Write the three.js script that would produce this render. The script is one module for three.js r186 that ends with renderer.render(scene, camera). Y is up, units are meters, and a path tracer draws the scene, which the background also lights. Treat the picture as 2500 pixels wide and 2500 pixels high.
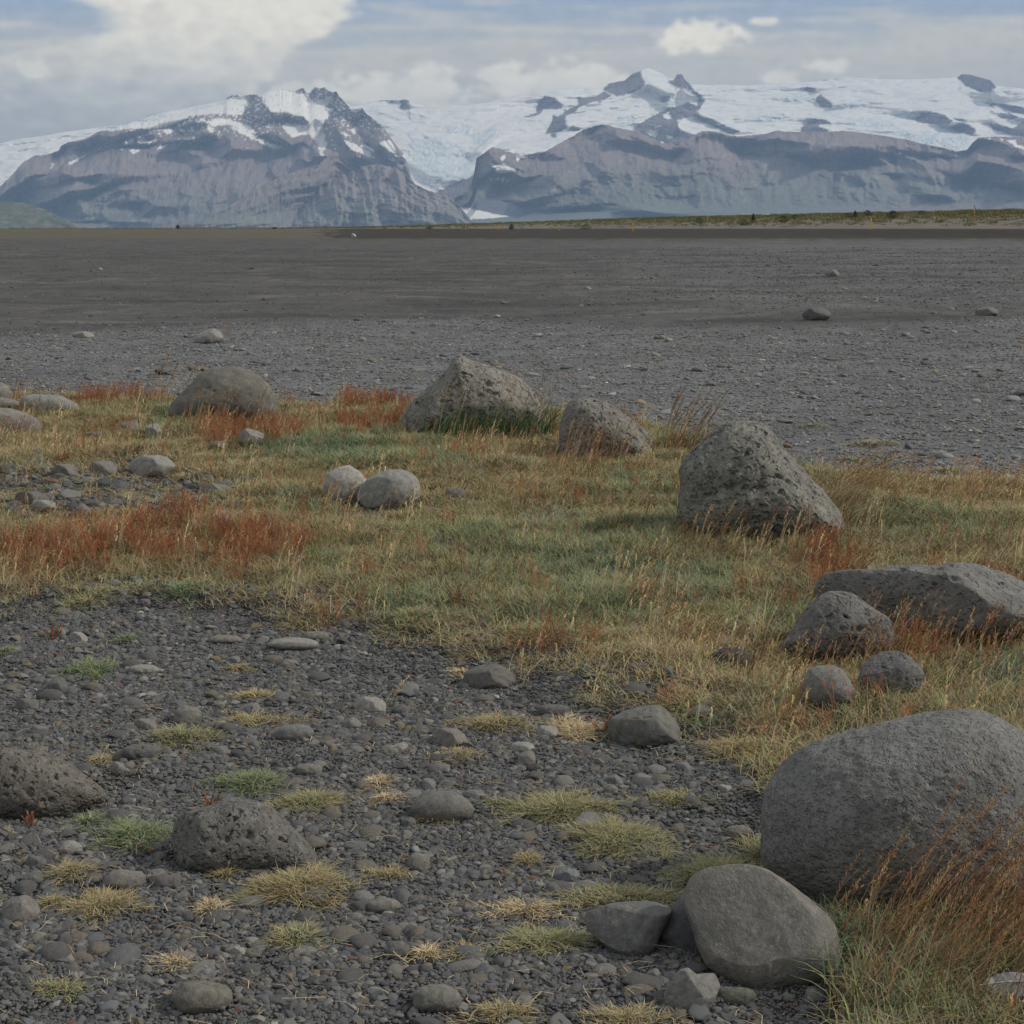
import * as THREE from 'three';
import { mergeVertices } from 'three/addons/utils/BufferGeometryUtils.js';
import { createNoise2D, createNoise3D } from 'simplex-noise';

// ---------------------------------------------------------------- camera, sky, sun, exposure
const FOV = 34, EYE = 1.5, SUN = new THREE.Vector3(0.80, 0.60, 0.06).normalize();
const VIEW = 1932, HALF = VIEW / 2, FOCAL = HALF / Math.tan(FOV * Math.PI / 360), HORIZON = 416;   // survey sheet: 1932 x 1932 units
const PITCH = Math.atan((HALF - HORIZON) / FOCAL), CP = Math.cos(PITCH), SP = Math.sin(PITCH);
const scene = new THREE.Scene();
const camera = new THREE.PerspectiveCamera(FOV, 1, 0.05, 90000);
camera.position.set(0, EYE, 0);
camera.rotation.x = -PITCH;
const renderer = new THREE.WebGLRenderer({ antialias: true });
renderer.setSize(1024, 1024);
renderer.toneMapping = THREE.LinearToneMapping;
renderer.toneMappingExposure = 1.34;
renderer.shadowMap.enabled = true;
const sun = new THREE.DirectionalLight(new THREE.Color(1.0, 0.93, 0.82), 2.2);
sun.name = 'sun';
sun.position.copy(SUN).multiplyScalar(60);
sun.castShadow = true;
sun.shadow.radius = 7;
sun.shadow.mapSize.set(2048, 2048);
Object.assign(sun.shadow.camera, { left: -30, right: 30, top: 30, bottom: -30, near: 1, far: 160 });
scene.add(sun, sun.target);
scene.fog = new THREE.FogExp2(new THREE.Color().setRGB(0.43, 0.645, 1.0), 4.7e-5);

// ---------------------------------------------------------------- numbers
function random(seed) { let a = seed >>> 0; return () => { a = (a + 0x6d2b79f5) | 0; let t = Math.imul(a ^ (a >>> 15), 1 | a); t = (t + Math.imul(t ^ (t >>> 7), 61 | t)) ^ t; return ((t ^ (t >>> 14)) >>> 0) / 4294967296; }; }
const n2 = createNoise2D(random(11)), n3 = createNoise3D(random(12));
const clamp = THREE.MathUtils.clamp, lerp = THREE.MathUtils.lerp, smooth = THREE.MathUtils.smoothstep;
const fbm2 = (x, y, o = 4) => { let s = 0, a = 0.5, f = 1; for (let i = 0; i < o; i++) { s += a * n2(x * f + i * 17.3, y * f - i * 9.1); f *= 2.03; a *= 0.5; } return s; };
const fbm3 = (x, y, z, o = 4) => { let s = 0, a = 0.5, f = 1; for (let i = 0; i < o; i++) { s += a * n3(x * f + i * 7.7, y * f, z * f - i * 3.1); f *= 2.03; a *= 0.5; } return s; };
const ridged = (x, y, o = 4) => { let s = 0, a = 0.5, f = 1; for (let i = 0; i < o; i++) { s += a * (1 - 2 * Math.abs(n2(x * f + i * 31, y * f + i * 5))); f *= 2.1; a *= 0.5; } return s; };
function ray(u, v) { const x = (u - HALF) / FOCAL, y = (HALF - v) / FOCAL; return [x, y * CP - SP, -(CP + y * SP)]; }       // survey sheet -> direction
function sheet(x, y, z) { const d = SP * (y - EYE) * -1 - z * CP, h = (y - EYE) * CP - z * SP * 1; return [HALF + FOCAL * x / d, HALF - FOCAL * h / d]; }
const curve = (pts) => (x) => { if (x <= pts[0][0]) return pts[0][1]; for (let i = 1; i < pts.length; i++) if (x <= pts[i][0]) { const [a, b] = pts[i - 1], [c, d] = pts[i]; return b + (d - b) * (x - a) / (c - a || 1); } return pts[pts.length - 1][1]; };
function polygon(pts) {
  let a = 1e9, b = 1e9, c = -1e9, d = -1e9;
  for (const [x, y] of pts) { a = Math.min(a, x); b = Math.min(b, y); c = Math.max(c, x); d = Math.max(d, y); }
  return (x, y) => {
    if (x < a || x > c || y < b || y > d) return false;
    let inside = false;
    for (let i = 0, j = pts.length - 1; i < pts.length; j = i++) { const [xi, yi] = pts[i], [xj, yj] = pts[j]; if ((yi > y) !== (yj > y) && x < (xj - xi) * (y - yi) / (yj - yi) + xi) inside = !inside; }
    return inside;
  };
}

// ---------------------------------------------------------------- the sky: thin veils, a broad cloud, small puffs
{
  const W = 4096, H = 2048, data = new Float32Array(W * H * 4);
  const mix3 = (a, b, t) => [lerp(a[0], b[0], t), lerp(a[1], b[1], t), lerp(a[2], b[2], t)];
  const BLUE = [0.24, 0.33, 0.47], PALE = [0.46, 0.465, 0.43], VEIL = [0.60, 0.56, 0.47], WHITE = [0.90, 0.82, 0.655], GREY = [0.46, 0.44, 0.385];
  const blob = (u, v, cx, cy, rx, ry, edge, n) => smooth(1 - Math.hypot((u - cx) / rx, (v - cy) / ry) + n, 0, edge);
  function inView(u, v) {
    const w = fbm2(u / 260, v / 110, 5), w2 = fbm2(u / 90 + 40, v / 45, 4), streak = fbm2(u / 520 + 9, v / 38, 4);
    let c = mix3(BLUE, PALE, smooth(v, -60, 130));
    let veil = smooth(v + streak * 70 + w * 30, 18, 120) * 0.85 + 0.25 * smooth(streak, 0.0, 0.4);
    veil = Math.max(veil, 0.9 * smooth(u + w * 160, 1500, 1700) * smooth(v + streak * 40, 18, 60));
    c = mix3(c, VEIL, clamp(veil, 0, 1));
    // broad cloud on the left with a crisp right edge
    const edge = curve([[-200, 690], [0, 682], [30, 684], [55, 655], [75, 600], [110, 560], [150, 520], [200, 470], [260, 420]])(v) + w2 * 22 + w * 16;
    const left = curve([[-200, 60], [0, 120], [25, 190], [55, 185], [80, 110], [110, -60], [160, -400]])(v) + w2 * 40;
    const broad = smooth(edge - u, -2, 34) * smooth(u - left, -10, 60);
    c = mix3(c, mix3(WHITE, GREY, clamp(smooth(v + w * 60, 40, 260) * 0.75 + smooth(500 - u, 0, 600) * 0.3 - w2 * 0.25, 0, 1)), broad * 0.92);
    c = mix3(c, GREY, 0.65 * smooth(v + w * 30, 190, 290) * smooth(640 - u, 0, 350));
    // cumulus bank behind the ridge
    for (const [cx, cy, rx, ry] of [[760, 175, 150, 48], [680, 172, 60, 34], [815, 150, 60, 36], [945, 150, 75, 46], [1060, 165, 140, 55], [1110, 148, 70, 34], [560, 170, 90, 22], [70, 130, 45, 22], [1475, 146, 42, 20], [1565, 124, 50, 16]])
      c = mix3(c, WHITE, 0.75 * blob(u, v, cx, cy, rx, ry, 0.5, w2 * 0.55 + 0.3 * fbm2(u / 30, v / 20, 4)));
    c = mix3(c, [0.97, 0.88, 0.69], 0.85 * blob(u, v + (u - 1320) * 0.04, 1318, 70, 98, 37, 0.55, w2 * 0.5 + 0.35 * fbm2(u / 34, v / 16, 4)));
    c = mix3(c, WHITE, 0.8 * blob(u, v, 1440, 41, 36, 9, 0.5, w2 * 0.6));
    c = mix3(c, [0.47, 0.445, 0.385], 0.5 * smooth(u, 1600, 2100) * smooth(v, 20, 120));
    const lump = fbm2(u / 48 + 3, v / 26, 5);
    return c.map((x) => x * (1 + 0.05 * w2 + 0.10 * lump));
  }
  function around(phi, el) {
    const s = Math.sin(el), q = 1 / (s + 0.14), x = Math.cos(phi) * Math.cos(el) * q * 0.9, y = Math.sin(phi) * Math.cos(el) * q * 0.9, w = fbm2(x, y, 5), w2 = fbm2(x * 2.7 + 5, y * 2.7, 4);
    let c = mix3(PALE, BLUE, smooth(el, 0.05, 0.5));
    c = mix3(c, VEIL, clamp(0.55 + w * 1.1 - 0.1 * smooth(el, 0.1, 0.9) + 0.3 * smooth(0.16 - el, 0, 0.16), 0.1, 0.95));
    return mix3(c, WHITE, 0.75 * smooth(w + w2 * 0.4, 0.15, 0.5));
  }
  const step = 4, cols = W / step, rows = H / 2 / step + 2, coarse = new Float32Array(cols * rows * 3);
  for (let j = 0; j < rows; j++) for (let i = 0; i < cols; i++) { const c = around((i * step / W) * 2 * Math.PI - Math.PI, j * step / H * Math.PI); coarse.set(c, (j * cols + i) * 3); }
  for (let j = 0; j < H; j++) {
    const el = ((j + 0.5) / H - 0.5) * Math.PI;
    for (let i = 0; i < W; i++) {
      const o = (j * W + i) * 4;
      let c = [0.10, 0.10, 0.10];
      if (el > -0.002) {
        const fx = (i + 0.5) / step, fy = Math.max(0, (j + 0.5 - H / 2) / step), x0 = Math.floor(fx) % cols, y0 = Math.floor(fy), x1 = (x0 + 1) % cols, tx = fx - Math.floor(fx), ty = fy - y0;
        c = [0, 1, 2].map((k) => lerp(lerp(coarse[(y0 * cols + x0) * 3 + k], coarse[(y0 * cols + x1) * 3 + k], tx), lerp(coarse[((y0 + 1) * cols + x0) * 3 + k], coarse[((y0 + 1) * cols + x1) * 3 + k], tx), ty));
        const phi = (i + 0.5) / W * 2 * Math.PI - Math.PI, x = Math.cos(el) * Math.cos(phi), y = Math.sin(el), z = Math.cos(el) * Math.sin(phi);
        if (z < -0.7 && el < 0.3) {
          const [u, v] = sheet(x, y + EYE, z), t = smooth(u, -700, -250) * smooth(2632 - u, 0, 450) * smooth(v, -700, -260);
          if (t > 0) c = mix3(c, inView(u, v), t);
        }
      }
      data[o] = c[0]; data[o + 1] = c[1]; data[o + 2] = c[2]; data[o + 3] = 1;
    }
  }
  const sky = new THREE.DataTexture(data, W, H, THREE.RGBAFormat, THREE.FloatType);
  sky.mapping = THREE.EquirectangularReflectionMapping;
  sky.magFilter = sky.minFilter = THREE.LinearFilter;
  sky.needsUpdate = true;
  scene.background = sky;
  scene.environment = sky;
}

// ---------------------------------------------------------------- tagging
const taken = {};
const numbered = (name) => { const k = taken[name] = (taken[name] ?? -1) + 1; return k ? `${name}_${String(k).padStart(3, '0')}` : name; };
function tag(o, name, label, category, group, kind) {
  o.name = numbered(name);
  if (label) o.userData.label = label;
  if (category) o.userData.category = category;
  if (group) o.userData.group = group;
  if (kind) o.userData.kind = kind;
  scene.add(o);
  o.traverse((p) => { if (p.isMesh) p.castShadow = p.receiveShadow = true; });
  return o;
}
function geometry(positions, colors, index, uvs) {
  const g = new THREE.BufferGeometry();
  g.setAttribute('position', new THREE.BufferAttribute(positions instanceof Float32Array ? positions : new Float32Array(positions), 3));
  if (colors) g.setAttribute('color', new THREE.BufferAttribute(colors instanceof Float32Array ? colors : new Float32Array(colors), 3));
  if (uvs) g.setAttribute('uv', new THREE.BufferAttribute(uvs instanceof Float32Array ? uvs : new Float32Array(uvs), 2));
  if (index) g.setIndex(new THREE.BufferAttribute(index instanceof Uint32Array ? index : new Uint32Array(index), 1));
  g.computeVertexNormals();
  return g;
}
// a tileable grey grain: values round a mean, in bytes
function grain(size, seed, draw, srgb) {
  const d = new Uint8Array(size * size * 4), r = random(seed), a = new Float32Array(size * size);
  draw(a, size, r);
  for (let i = 0; i < size * size; i++) { const b = clamp(Math.round(a[i] * 255), 0, 255); d[i * 4] = d[i * 4 + 1] = d[i * 4 + 2] = b; d[i * 4 + 3] = 255; }
  const t = new THREE.DataTexture(d, size, size);
  t.wrapS = t.wrapT = THREE.RepeatWrapping;
  t.magFilter = t.minFilter = THREE.LinearFilter;
  if (srgb) t.colorSpace = THREE.SRGBColorSpace;
  t.needsUpdate = true;
  return t;
}
const ring = (x, y, s, cyc, k) => { const a = x / s * 2 * Math.PI, b = y / s * 2 * Math.PI, q = cyc / (2 * Math.PI); return n3(Math.cos(a) * q + k, Math.sin(a) * q + Math.cos(b) * q * 1.0, Math.sin(b) * q - k); };

// ---------------------------------------------------------------- far mountains and the ice cap
// outlines surveyed on five enlarged panels; each is carried to the survey sheet by its own offset
const panel = (n) => { const [ox, oy] = [[0, 139.1], [386.4, 139.1], [772.8, 115.9], [1120.6, 115.9], [1429.7, 115.9]][n - 1]; return (pts) => pts.map(([x, y]) => [x * 0.26 + ox, y * 0.26 + oy]); };
const P1 = panel(1), P2 = panel(2), P3 = panel(3), P4 = panel(4), P5 = panel(5);

const skyLeft = [[-420, 425], [-260, 408], [-120, 372], ...P1([[0, 820], [60, 760], [110, 710], [160, 650], [250, 595], [330, 588], [425, 560], [440, 525], [490, 500], [555, 488], [620, 470], [660, 450], [720, 415], [800, 408], [860, 385], [930, 368], [1040, 358], [1110, 342], [1180, 318], [1270, 303], [1360, 280], [1480, 252], [1560, 235], [1620, 218], [1650, 172], [1690, 156], [1760, 158], [1840, 150]]),
  ...P2([[400, 158], [450, 128], [520, 120], [570, 112], [600, 115], [630, 132], [660, 125], [700, 102], [720, 108], [742, 145], [760, 140], [800, 97], [840, 108], [870, 100], [910, 132], [955, 128], [975, 165], [1010, 195], [1060, 250], [1100, 258], [1140, 250], [1180, 295], [1240, 340], [1290, 375], [1320, 420], [1350, 465], [1400, 535], [1450, 590], [1478, 680], [1500, 765], [1530, 800], [1600, 840], [1690, 870], [1770, 885], [1800, 910], [1850, 960], [1890, 1010], [1932, 1070]]), [905, 430], [930, 440]].sort((a, b) => a[0] - b[0]);
const skyRight = [[820, 430], [840, 405], ...P3([[330, 985], [420, 950], [450, 880], [470, 800], [485, 700], [520, 680], [600, 620], [680, 640], [760, 640], [830, 680], [990, 650], [1090, 592], [1190, 540], [1260, 495], [1350, 468], [1390, 458]]),
  ...P4([[90, 458], [160, 480], [240, 495], [330, 510], [420, 555], [520, 592], [600, 600], [690, 560], [740, 530], [790, 505], [880, 508], [960, 530], [1050, 545], [1150, 535], [1250, 525], [1330, 500], [1380, 508]]),
  ...P5([[320, 510], [510, 515], [620, 503], [700, 510], [800, 525], [950, 545], [1100, 570], [1200, 600], [1320, 620], [1440, 652], [1520, 640], [1560, 590], [1600, 552], [1760, 545], [1932, 552]]), [2000, 270], [2140, 300], [2300, 360], [2420, 420]];
const skyIce = [[-420, 300], [-200, 285], ...P1([[0, 505], [100, 480], [200, 465], [350, 445], [450, 425], [600, 405], [780, 380], [900, 372]]), [300, 214], [460, 182],
  ...P2([[1000, 190], [1060, 235], [1100, 232], [1200, 205], [1300, 192], [1420, 192], [1450, 186], [1480, 192], [1490, 215], [1560, 225]]),
  ...P3([[120, 335], [330, 320], [560, 300], [650, 272], [800, 245], [920, 243], [1000, 222], [1100, 198], [1180, 196], [1260, 190], [1400, 190], [1450, 158], [1560, 138], [1620, 88], [1670, 72], [1700, 55], [1740, 48], [1800, 75], [1860, 105]]),
  ...P4([[545, 118], [590, 122], [602, 95], [640, 93], [655, 130], [690, 158], [710, 165], [850, 172], [1000, 168], [1100, 176], [1200, 170], [1330, 165], [1420, 160]]),
  ...P5([[420, 145], [500, 130], [560, 118], [640, 113], [760, 120], [900, 128], [1000, 130], [1130, 130], [1250, 125], [1400, 118], [1455, 112], [1480, 92], [1540, 95], [1690, 138], [1720, 175], [1800, 185], [1932, 198]]), [2050, 182], [2250, 210], [2420, 250]].sort((a, b) => a[0] - b[0]);

const snowLeft = [P1([[785, 405], [940, 355], [1100, 330], [1280, 290], [1480, 240], [1620, 205], [1700, 170], [1760, 140], [1840, 140], [1790, 230], [1700, 300], [1600, 290], [1460, 300], [1360, 310], [1380, 325], [1330, 345], [1210, 390], [1080, 405], [950, 395], [800, 422]]),
  ...[[[850, 460], [890, 482], [860, 478]], [[885, 495], [940, 480], [945, 455], [978, 485], [960, 512], [900, 518]], [[990, 500], [1000, 458], [1055, 458], [1060, 490], [1140, 478], [1080, 512], [1030, 512]], [[858, 528], [902, 545], [888, 558]], [[928, 550], [1022, 546], [975, 584]], [[1130, 552], [1160, 525], [1232, 510], [1190, 542]], [[485, 662], [540, 628], [622, 582], [600, 607], [520, 658]], [[365, 653], [382, 653], [378, 692], [368, 688]], [[1138, 428], [1160, 428], [1182, 455], [1165, 464]], [[1100, 410], [1250, 404], [1240, 442], [1210, 442], [1190, 415]], [[1288, 393], [1347, 408], [1340, 432]], [[1538, 330], [1592, 318], [1602, 347], [1560, 362]], [[1508, 368], [1552, 393], [1532, 432], [1508, 422]], [[1468, 508], [1532, 462], [1512, 492]], [[1543, 478], [1592, 428], [1572, 462]], [[928, 412], [1000, 398], [962, 422]], [[700, 560], [750, 520], [735, 545]], [[1270, 430], [1300, 432], [1280, 448]], [[1365, 400], [1410, 405], [1400, 425]], [[1410, 340], [1480, 350], [1440, 360]], [[1360, 500], [1385, 500], [1378, 520]], [[1285, 505], [1305, 503], [1300, 520]], [[1450, 330], [1480, 325], [1490, 345], [1455, 345]], [[1390, 460], [1420, 455], [1410, 490]]].map(P1),
  ...[[[0, 235], [120, 200], [200, 170], [270, 165], [290, 230], [280, 300], [210, 300], [110, 290], [0, 285]], [[400, 140], [480, 100], [620, 125], [700, 150], [760, 145], [790, 210], [830, 190], [950, 148], [945, 180], [870, 240], [930, 265], [880, 330], [850, 370], [880, 500], [860, 605], [840, 590], [820, 500], [760, 440], [620, 460], [560, 380], [600, 350], [740, 375], [765, 350], [700, 310], [580, 290], [560, 325], [470, 260], [420, 200]], [[190, 385], [280, 400], [350, 440], [420, 490], [540, 525], [580, 545], [500, 548], [380, 492], [280, 442], [190, 402]], [[0, 350], [100, 320], [180, 330], [330, 380], [380, 440], [300, 420], [180, 372], [60, 382]], [[978, 388], [1000, 418], [1052, 450], [1020, 462]], [[1000, 478], [1052, 490], [1180, 558], [1242, 612], [1180, 602], [1050, 547]], [[1128, 520], [1182, 518], [1232, 553], [1220, 572]], [[1058, 400], [1102, 398], [1090, 442], [1065, 432]], [[1268, 500], [1342, 478], [1402, 582], [1330, 562]], [[1368, 590], [1482, 588], [1450, 612], [1390, 607]], [[1318, 603], [1372, 628], [1360, 637]], [[1388, 660], [1472, 658], [1420, 702]], [[478, 373], [492, 390], [463, 390]], [[1140, 372], [1165, 378], [1150, 390]], [[1030, 372], [1045, 372], [1040, 392]], [[905, 378], [918, 378], [914, 392]], [[900, 515], [960, 512], [940, 525]], [[935, 540], [955, 545], [945, 552]]].map(P2)];
const snowRight = [...[[[360, 1050], [450, 1070], [560, 1095], [640, 1115], [745, 1122], [560, 1140], [440, 1145], [400, 1100]], [[590, 765], [680, 740], [740, 770], [775, 770], [765, 800], [640, 815], [620, 790], [660, 770]], [[690, 650], [760, 635], [830, 670], [825, 700], [775, 725], [770, 670]], [[650, 700], [700, 672], [700, 700], [665, 725]], [[570, 850], [600, 842], [590, 875]], [[628, 845], [648, 840], [640, 875]], [[660, 850], [695, 838], [680, 870], [662, 868]], [[700, 855], [725, 845], [690, 910]], [[870, 690], [910, 688], [890, 698]]].map(P3), ...[[[530, 530], [575, 548], [570, 562], [532, 557]], [[470, 578], [520, 582], [500, 594]], [[640, 530], [670, 535], [650, 542]]].map(P4), ...[[[1800, 570], [1870, 572], [1880, 600], [1932, 620], [1932, 640], [1860, 610]], [[1755, 555], [1790, 565], [1780, 580]], [[1660, 552], [1690, 558], [1680, 570]], [[1715, 575], [1735, 578], [1725, 590]]].map(P5)];
const rockIce = [P3([[215, 945], [330, 888], [420, 850], [480, 815], [500, 1010], [150, 1010], [180, 955]]), ...[[[1418, 188], [1484, 186], [1470, 225], [1495, 262], [1425, 262], [1430, 225]], [[1200, 192], [1370, 188], [1360, 208], [1330, 198], [1205, 200]]].map(P2),
  ...[[[835, 400], [920, 370], [930, 310], [985, 250], [1040, 262], [1118, 318], [1102, 346], [970, 345], [932, 387], [870, 402]], [[980, 527], [1030, 440], [1040, 388], [1080, 402], [1150, 350], [1222, 312], [1218, 270], [1350, 250], [1410, 218], [1472, 250], [1400, 282], [1300, 302], [1230, 332], [1200, 372], [1130, 392], [1130, 450], [1152, 480], [1080, 512], [1030, 522]], [[1405, 205], [1450, 150], [1560, 130], [1620, 80], [1672, 68], [1705, 150], [1680, 202], [1600, 232], [1500, 252], [1430, 218]], [[1815, 292], [1838, 253], [1892, 253], [1860, 303]], [[1020, 530], [1060, 520], [1070, 560], [1030, 545]], [[1160, 470], [1240, 480], [1230, 500], [1170, 500]]].map(P3),
  ...[[[540, 150], [588, 128], [598, 85], [648, 85], [660, 130], [695, 158], [708, 200], [762, 238], [802, 290], [772, 332], [752, 362], [742, 330], [770, 262], [720, 232], [690, 192], [620, 192], [560, 172]], [[278, 492], [400, 410], [500, 360], [600, 330], [680, 298], [762, 330], [747, 360], [772, 398], [860, 418], [950, 468], [1052, 510], [1000, 532], [900, 482], [800, 442], [720, 397], [620, 430], [605, 470], [640, 510], [740, 532], [690, 572], [600, 602], [520, 602], [420, 562], [330, 512]], [[1558, 450], [1600, 418], [1680, 423], [1725, 450], [1640, 457], [1620, 472], [1702, 500], [1680, 520], [1505, 515], [1503, 480]], [[1608, 292], [1638, 238], [1722, 308], [1732, 332], [1660, 334]], [[1528, 183], [1602, 193], [1604, 222], [1533, 217]]].map(P4),
  ...[[[1450, 110], [1480, 82], [1540, 85], [1692, 130], [1724, 185], [1690, 222], [1630, 224], [1500, 177]], [[1140, 422], [1200, 376], [1280, 370], [1352, 388], [1412, 430], [1390, 457], [1300, 457], [1160, 442]], [[1418, 472], [1450, 446], [1520, 458], [1582, 495], [1572, 542], [1500, 522], [1430, 502]], [[1665, 455], [1750, 458], [1850, 488], [1932, 428], [1960, 500], [1932, 542], [1840, 532], [1720, 492]], [[1748, 308], [1850, 318], [1960, 338], [1960, 387], [1870, 372], [1790, 342]], [[1738, 387], [1830, 373], [1902, 410], [1850, 422], [1760, 412]], [[1395, 403], [1522, 435], [1450, 428]], [[1650, 298], [1740, 312], [1700, 330]]].map(P5)];
const snowOnRidge = [[[498, 388], [545, 365], [567, 420], [505, 417]], [[358, 512], [420, 500], [472, 498], [440, 557]], [[440, 478], [485, 462], [470, 485]], [[520, 533], [572, 545], [570, 562], [530, 557]], [[605, 428], [720, 393], [800, 442], [900, 482], [1000, 532], [930, 532], [860, 507], [790, 507], [745, 527], [640, 502]], [[890, 445], [930, 460], [920, 470]]].map(P4);
const iceBlue = [...[[[1490, 480], [1700, 460], [1800, 540], [1760, 640], [1560, 640], [1480, 560]], [[1700, 380], [1932, 360], [1932, 440], [1760, 430]], [[1560, 640], [1800, 640], [1780, 760], [1600, 820]]].map(P2), ...[[[0, 560], [230, 560], [420, 640], [470, 760], [460, 830], [250, 930], [100, 900], [0, 780]], [[240, 460], [420, 460], [440, 520], [340, 510]], [[420, 540], [640, 470], [680, 540], [480, 600]], [[1500, 400], [1640, 400], [1660, 450], [1560, 480]]].map(P3), ...[[[1120, 390], [1380, 385], [1390, 430], [1160, 430]], [[1350, 240], [1620, 235], [1620, 300], [1420, 290]], [[1700, 300], [1932, 280], [1932, 345], [1760, 345]]].map(P4), ...[[[560, 410], [860, 410], [1050, 450], [1000, 500], [760, 480]], [[980, 510], [1300, 500], [1540, 560], [1520, 640], [1380, 640], [1180, 590]], [[970, 370], [1160, 360], [1170, 430], [1000, 410]]].map(P5)];
const turnedLeft = [...[[[70, 840], [160, 790], [300, 740], [450, 720], [520, 740], [550, 790], [500, 850], [420, 900], [330, 930], [240, 950], [60, 925]], [[590, 760], [680, 730], [850, 715], [840, 760], [770, 800], [680, 800]], [[660, 900], [720, 850], [870, 810], [850, 850], [760, 890], [680, 930]], [[1280, 560], [1330, 550], [1400, 590], [1470, 600], [1460, 660], [1410, 690], [1290, 630]], [[1480, 520], [1550, 480], [1640, 455], [1690, 540], [1640, 600], [1560, 610], [1530, 560]], [[1080, 540], [1150, 490], [1250, 470], [1350, 480], [1330, 500], [1200, 510]], [[1000, 960], [1060, 930], [1140, 950], [1080, 1000], [1030, 1035]], [[640, 480], [720, 440], [800, 440], [780, 500], [680, 540], [640, 520]], [[430, 550], [480, 500], [560, 490], [540, 540], [470, 600]], [[400, 960], [560, 900], [600, 1000], [560, 1050], [450, 1020]], [[860, 460], [1120, 430], [1100, 540], [880, 530]], [[640, 1080], [900, 1060], [880, 1090]], [[1240, 380], [1400, 320], [1500, 370], [1440, 470], [1300, 440]]].map(P1),
  ...[[[130, 220], [180, 160], [230, 178], [180, 212]], [[270, 290], [300, 220], [330, 160], [390, 158], [420, 220], [470, 270], [460, 330], [350, 400], [380, 450], [500, 430], [610, 520], [520, 510], [400, 450], [340, 350]], [[575, 310], [600, 300], [700, 315], [760, 360], [700, 375], [600, 345]], [[750, 140], [800, 95], [870, 98], [910, 130], [830, 180], [790, 212]], [[870, 240], [950, 155], [1000, 190], [1060, 260], [940, 260]], [[850, 480], [880, 350], [940, 270], [1000, 300], [960, 400], [1000, 480], [1080, 560], [1130, 650], [1000, 590], [930, 540], [870, 560]], [[1100, 330], [1200, 310], [1280, 380], [1345, 462], [1260, 500], [1230, 550], [1120, 440]], [[840, 655], [880, 610], [945, 560], [900, 620], [850, 660]], [[880, 830], [1000, 760], [1120, 690], [1100, 730], [960, 830], [900, 880]], [[1290, 690], [1390, 680], [1480, 760], [1440, 800], [1330, 790]], [[620, 1090], [660, 1000], [735, 915], [700, 1000], [650, 1085]], [[450, 640], [530, 620], [480, 700], [520, 775], [460, 740]], [[560, 600], [680, 530], [800, 520], [830, 600], [700, 640], [580, 630]], [[660, 105], [700, 98], [740, 150]], [[1380, 540], [1430, 530], [1480, 600], [1440, 640], [1390, 610]]].map(P2)];
const turnedRight = [...[[[410, 730], [480, 690], [560, 660], [600, 700], [580, 800], [640, 860], [580, 910], [480, 900], [470, 790]], [[600, 1000], [700, 920], [860, 870], [950, 830], [1040, 830], [1060, 900], [980, 980], [860, 1000], [740, 1030]], [[1110, 1060], [1300, 1050], [1500, 1040], [1690, 1060], [1650, 1100], [1400, 1090]], [[1260, 560], [1380, 470], [1480, 480], [1520, 560], [1400, 580]], [[930, 700], [1000, 660], [1130, 710], [1000, 720]], [[1270, 730], [1330, 740], [1390, 800], [1340, 850]], [[740, 760], [800, 730], [780, 860], [700, 940]]].map(P3),
  ...[[[540, 720], [620, 650], [700, 620], [740, 680], [720, 740], [560, 750]], [[1060, 660], [1080, 580], [1200, 560], [1400, 570], [1600, 600], [1730, 560], [1660, 650], [1560, 710], [1400, 680], [1200, 690]], [[1220, 850], [1260, 800], [1260, 900], [1225, 890]], [[1710, 900], [1760, 790], [1780, 900], [1740, 950]], [[1830, 760], [1932, 740], [1932, 900], [1850, 870]], [[710, 1060], [720, 970], [770, 960], [750, 1060]]].map(P4),
  ...[[[640, 790], [740, 700], [850, 690], [960, 760], [960, 810], [700, 800]], [[520, 900], [560, 820], [600, 800], [590, 930], [560, 960]], [[960, 680], [1100, 690], [1200, 760], [1300, 900], [1250, 980], [1060, 960], [1000, 830]], [[1200, 690], [1400, 700], [1600, 720], [1800, 750], [1932, 800], [1932, 950], [1700, 900], [1500, 870], [1300, 800]], [[1520, 640], [1560, 580], [1650, 560], [1800, 600], [1900, 650], [1932, 700], [1700, 690]]].map(P5)];
const turnedIce = [...rockIce, ...[[[400, 680], [480, 640], [540, 690], [440, 740]]].map(P3)];

const any = (list) => { const tests = list.map(polygon); return (x, y) => tests.some((t) => t(x, y)); };

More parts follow.
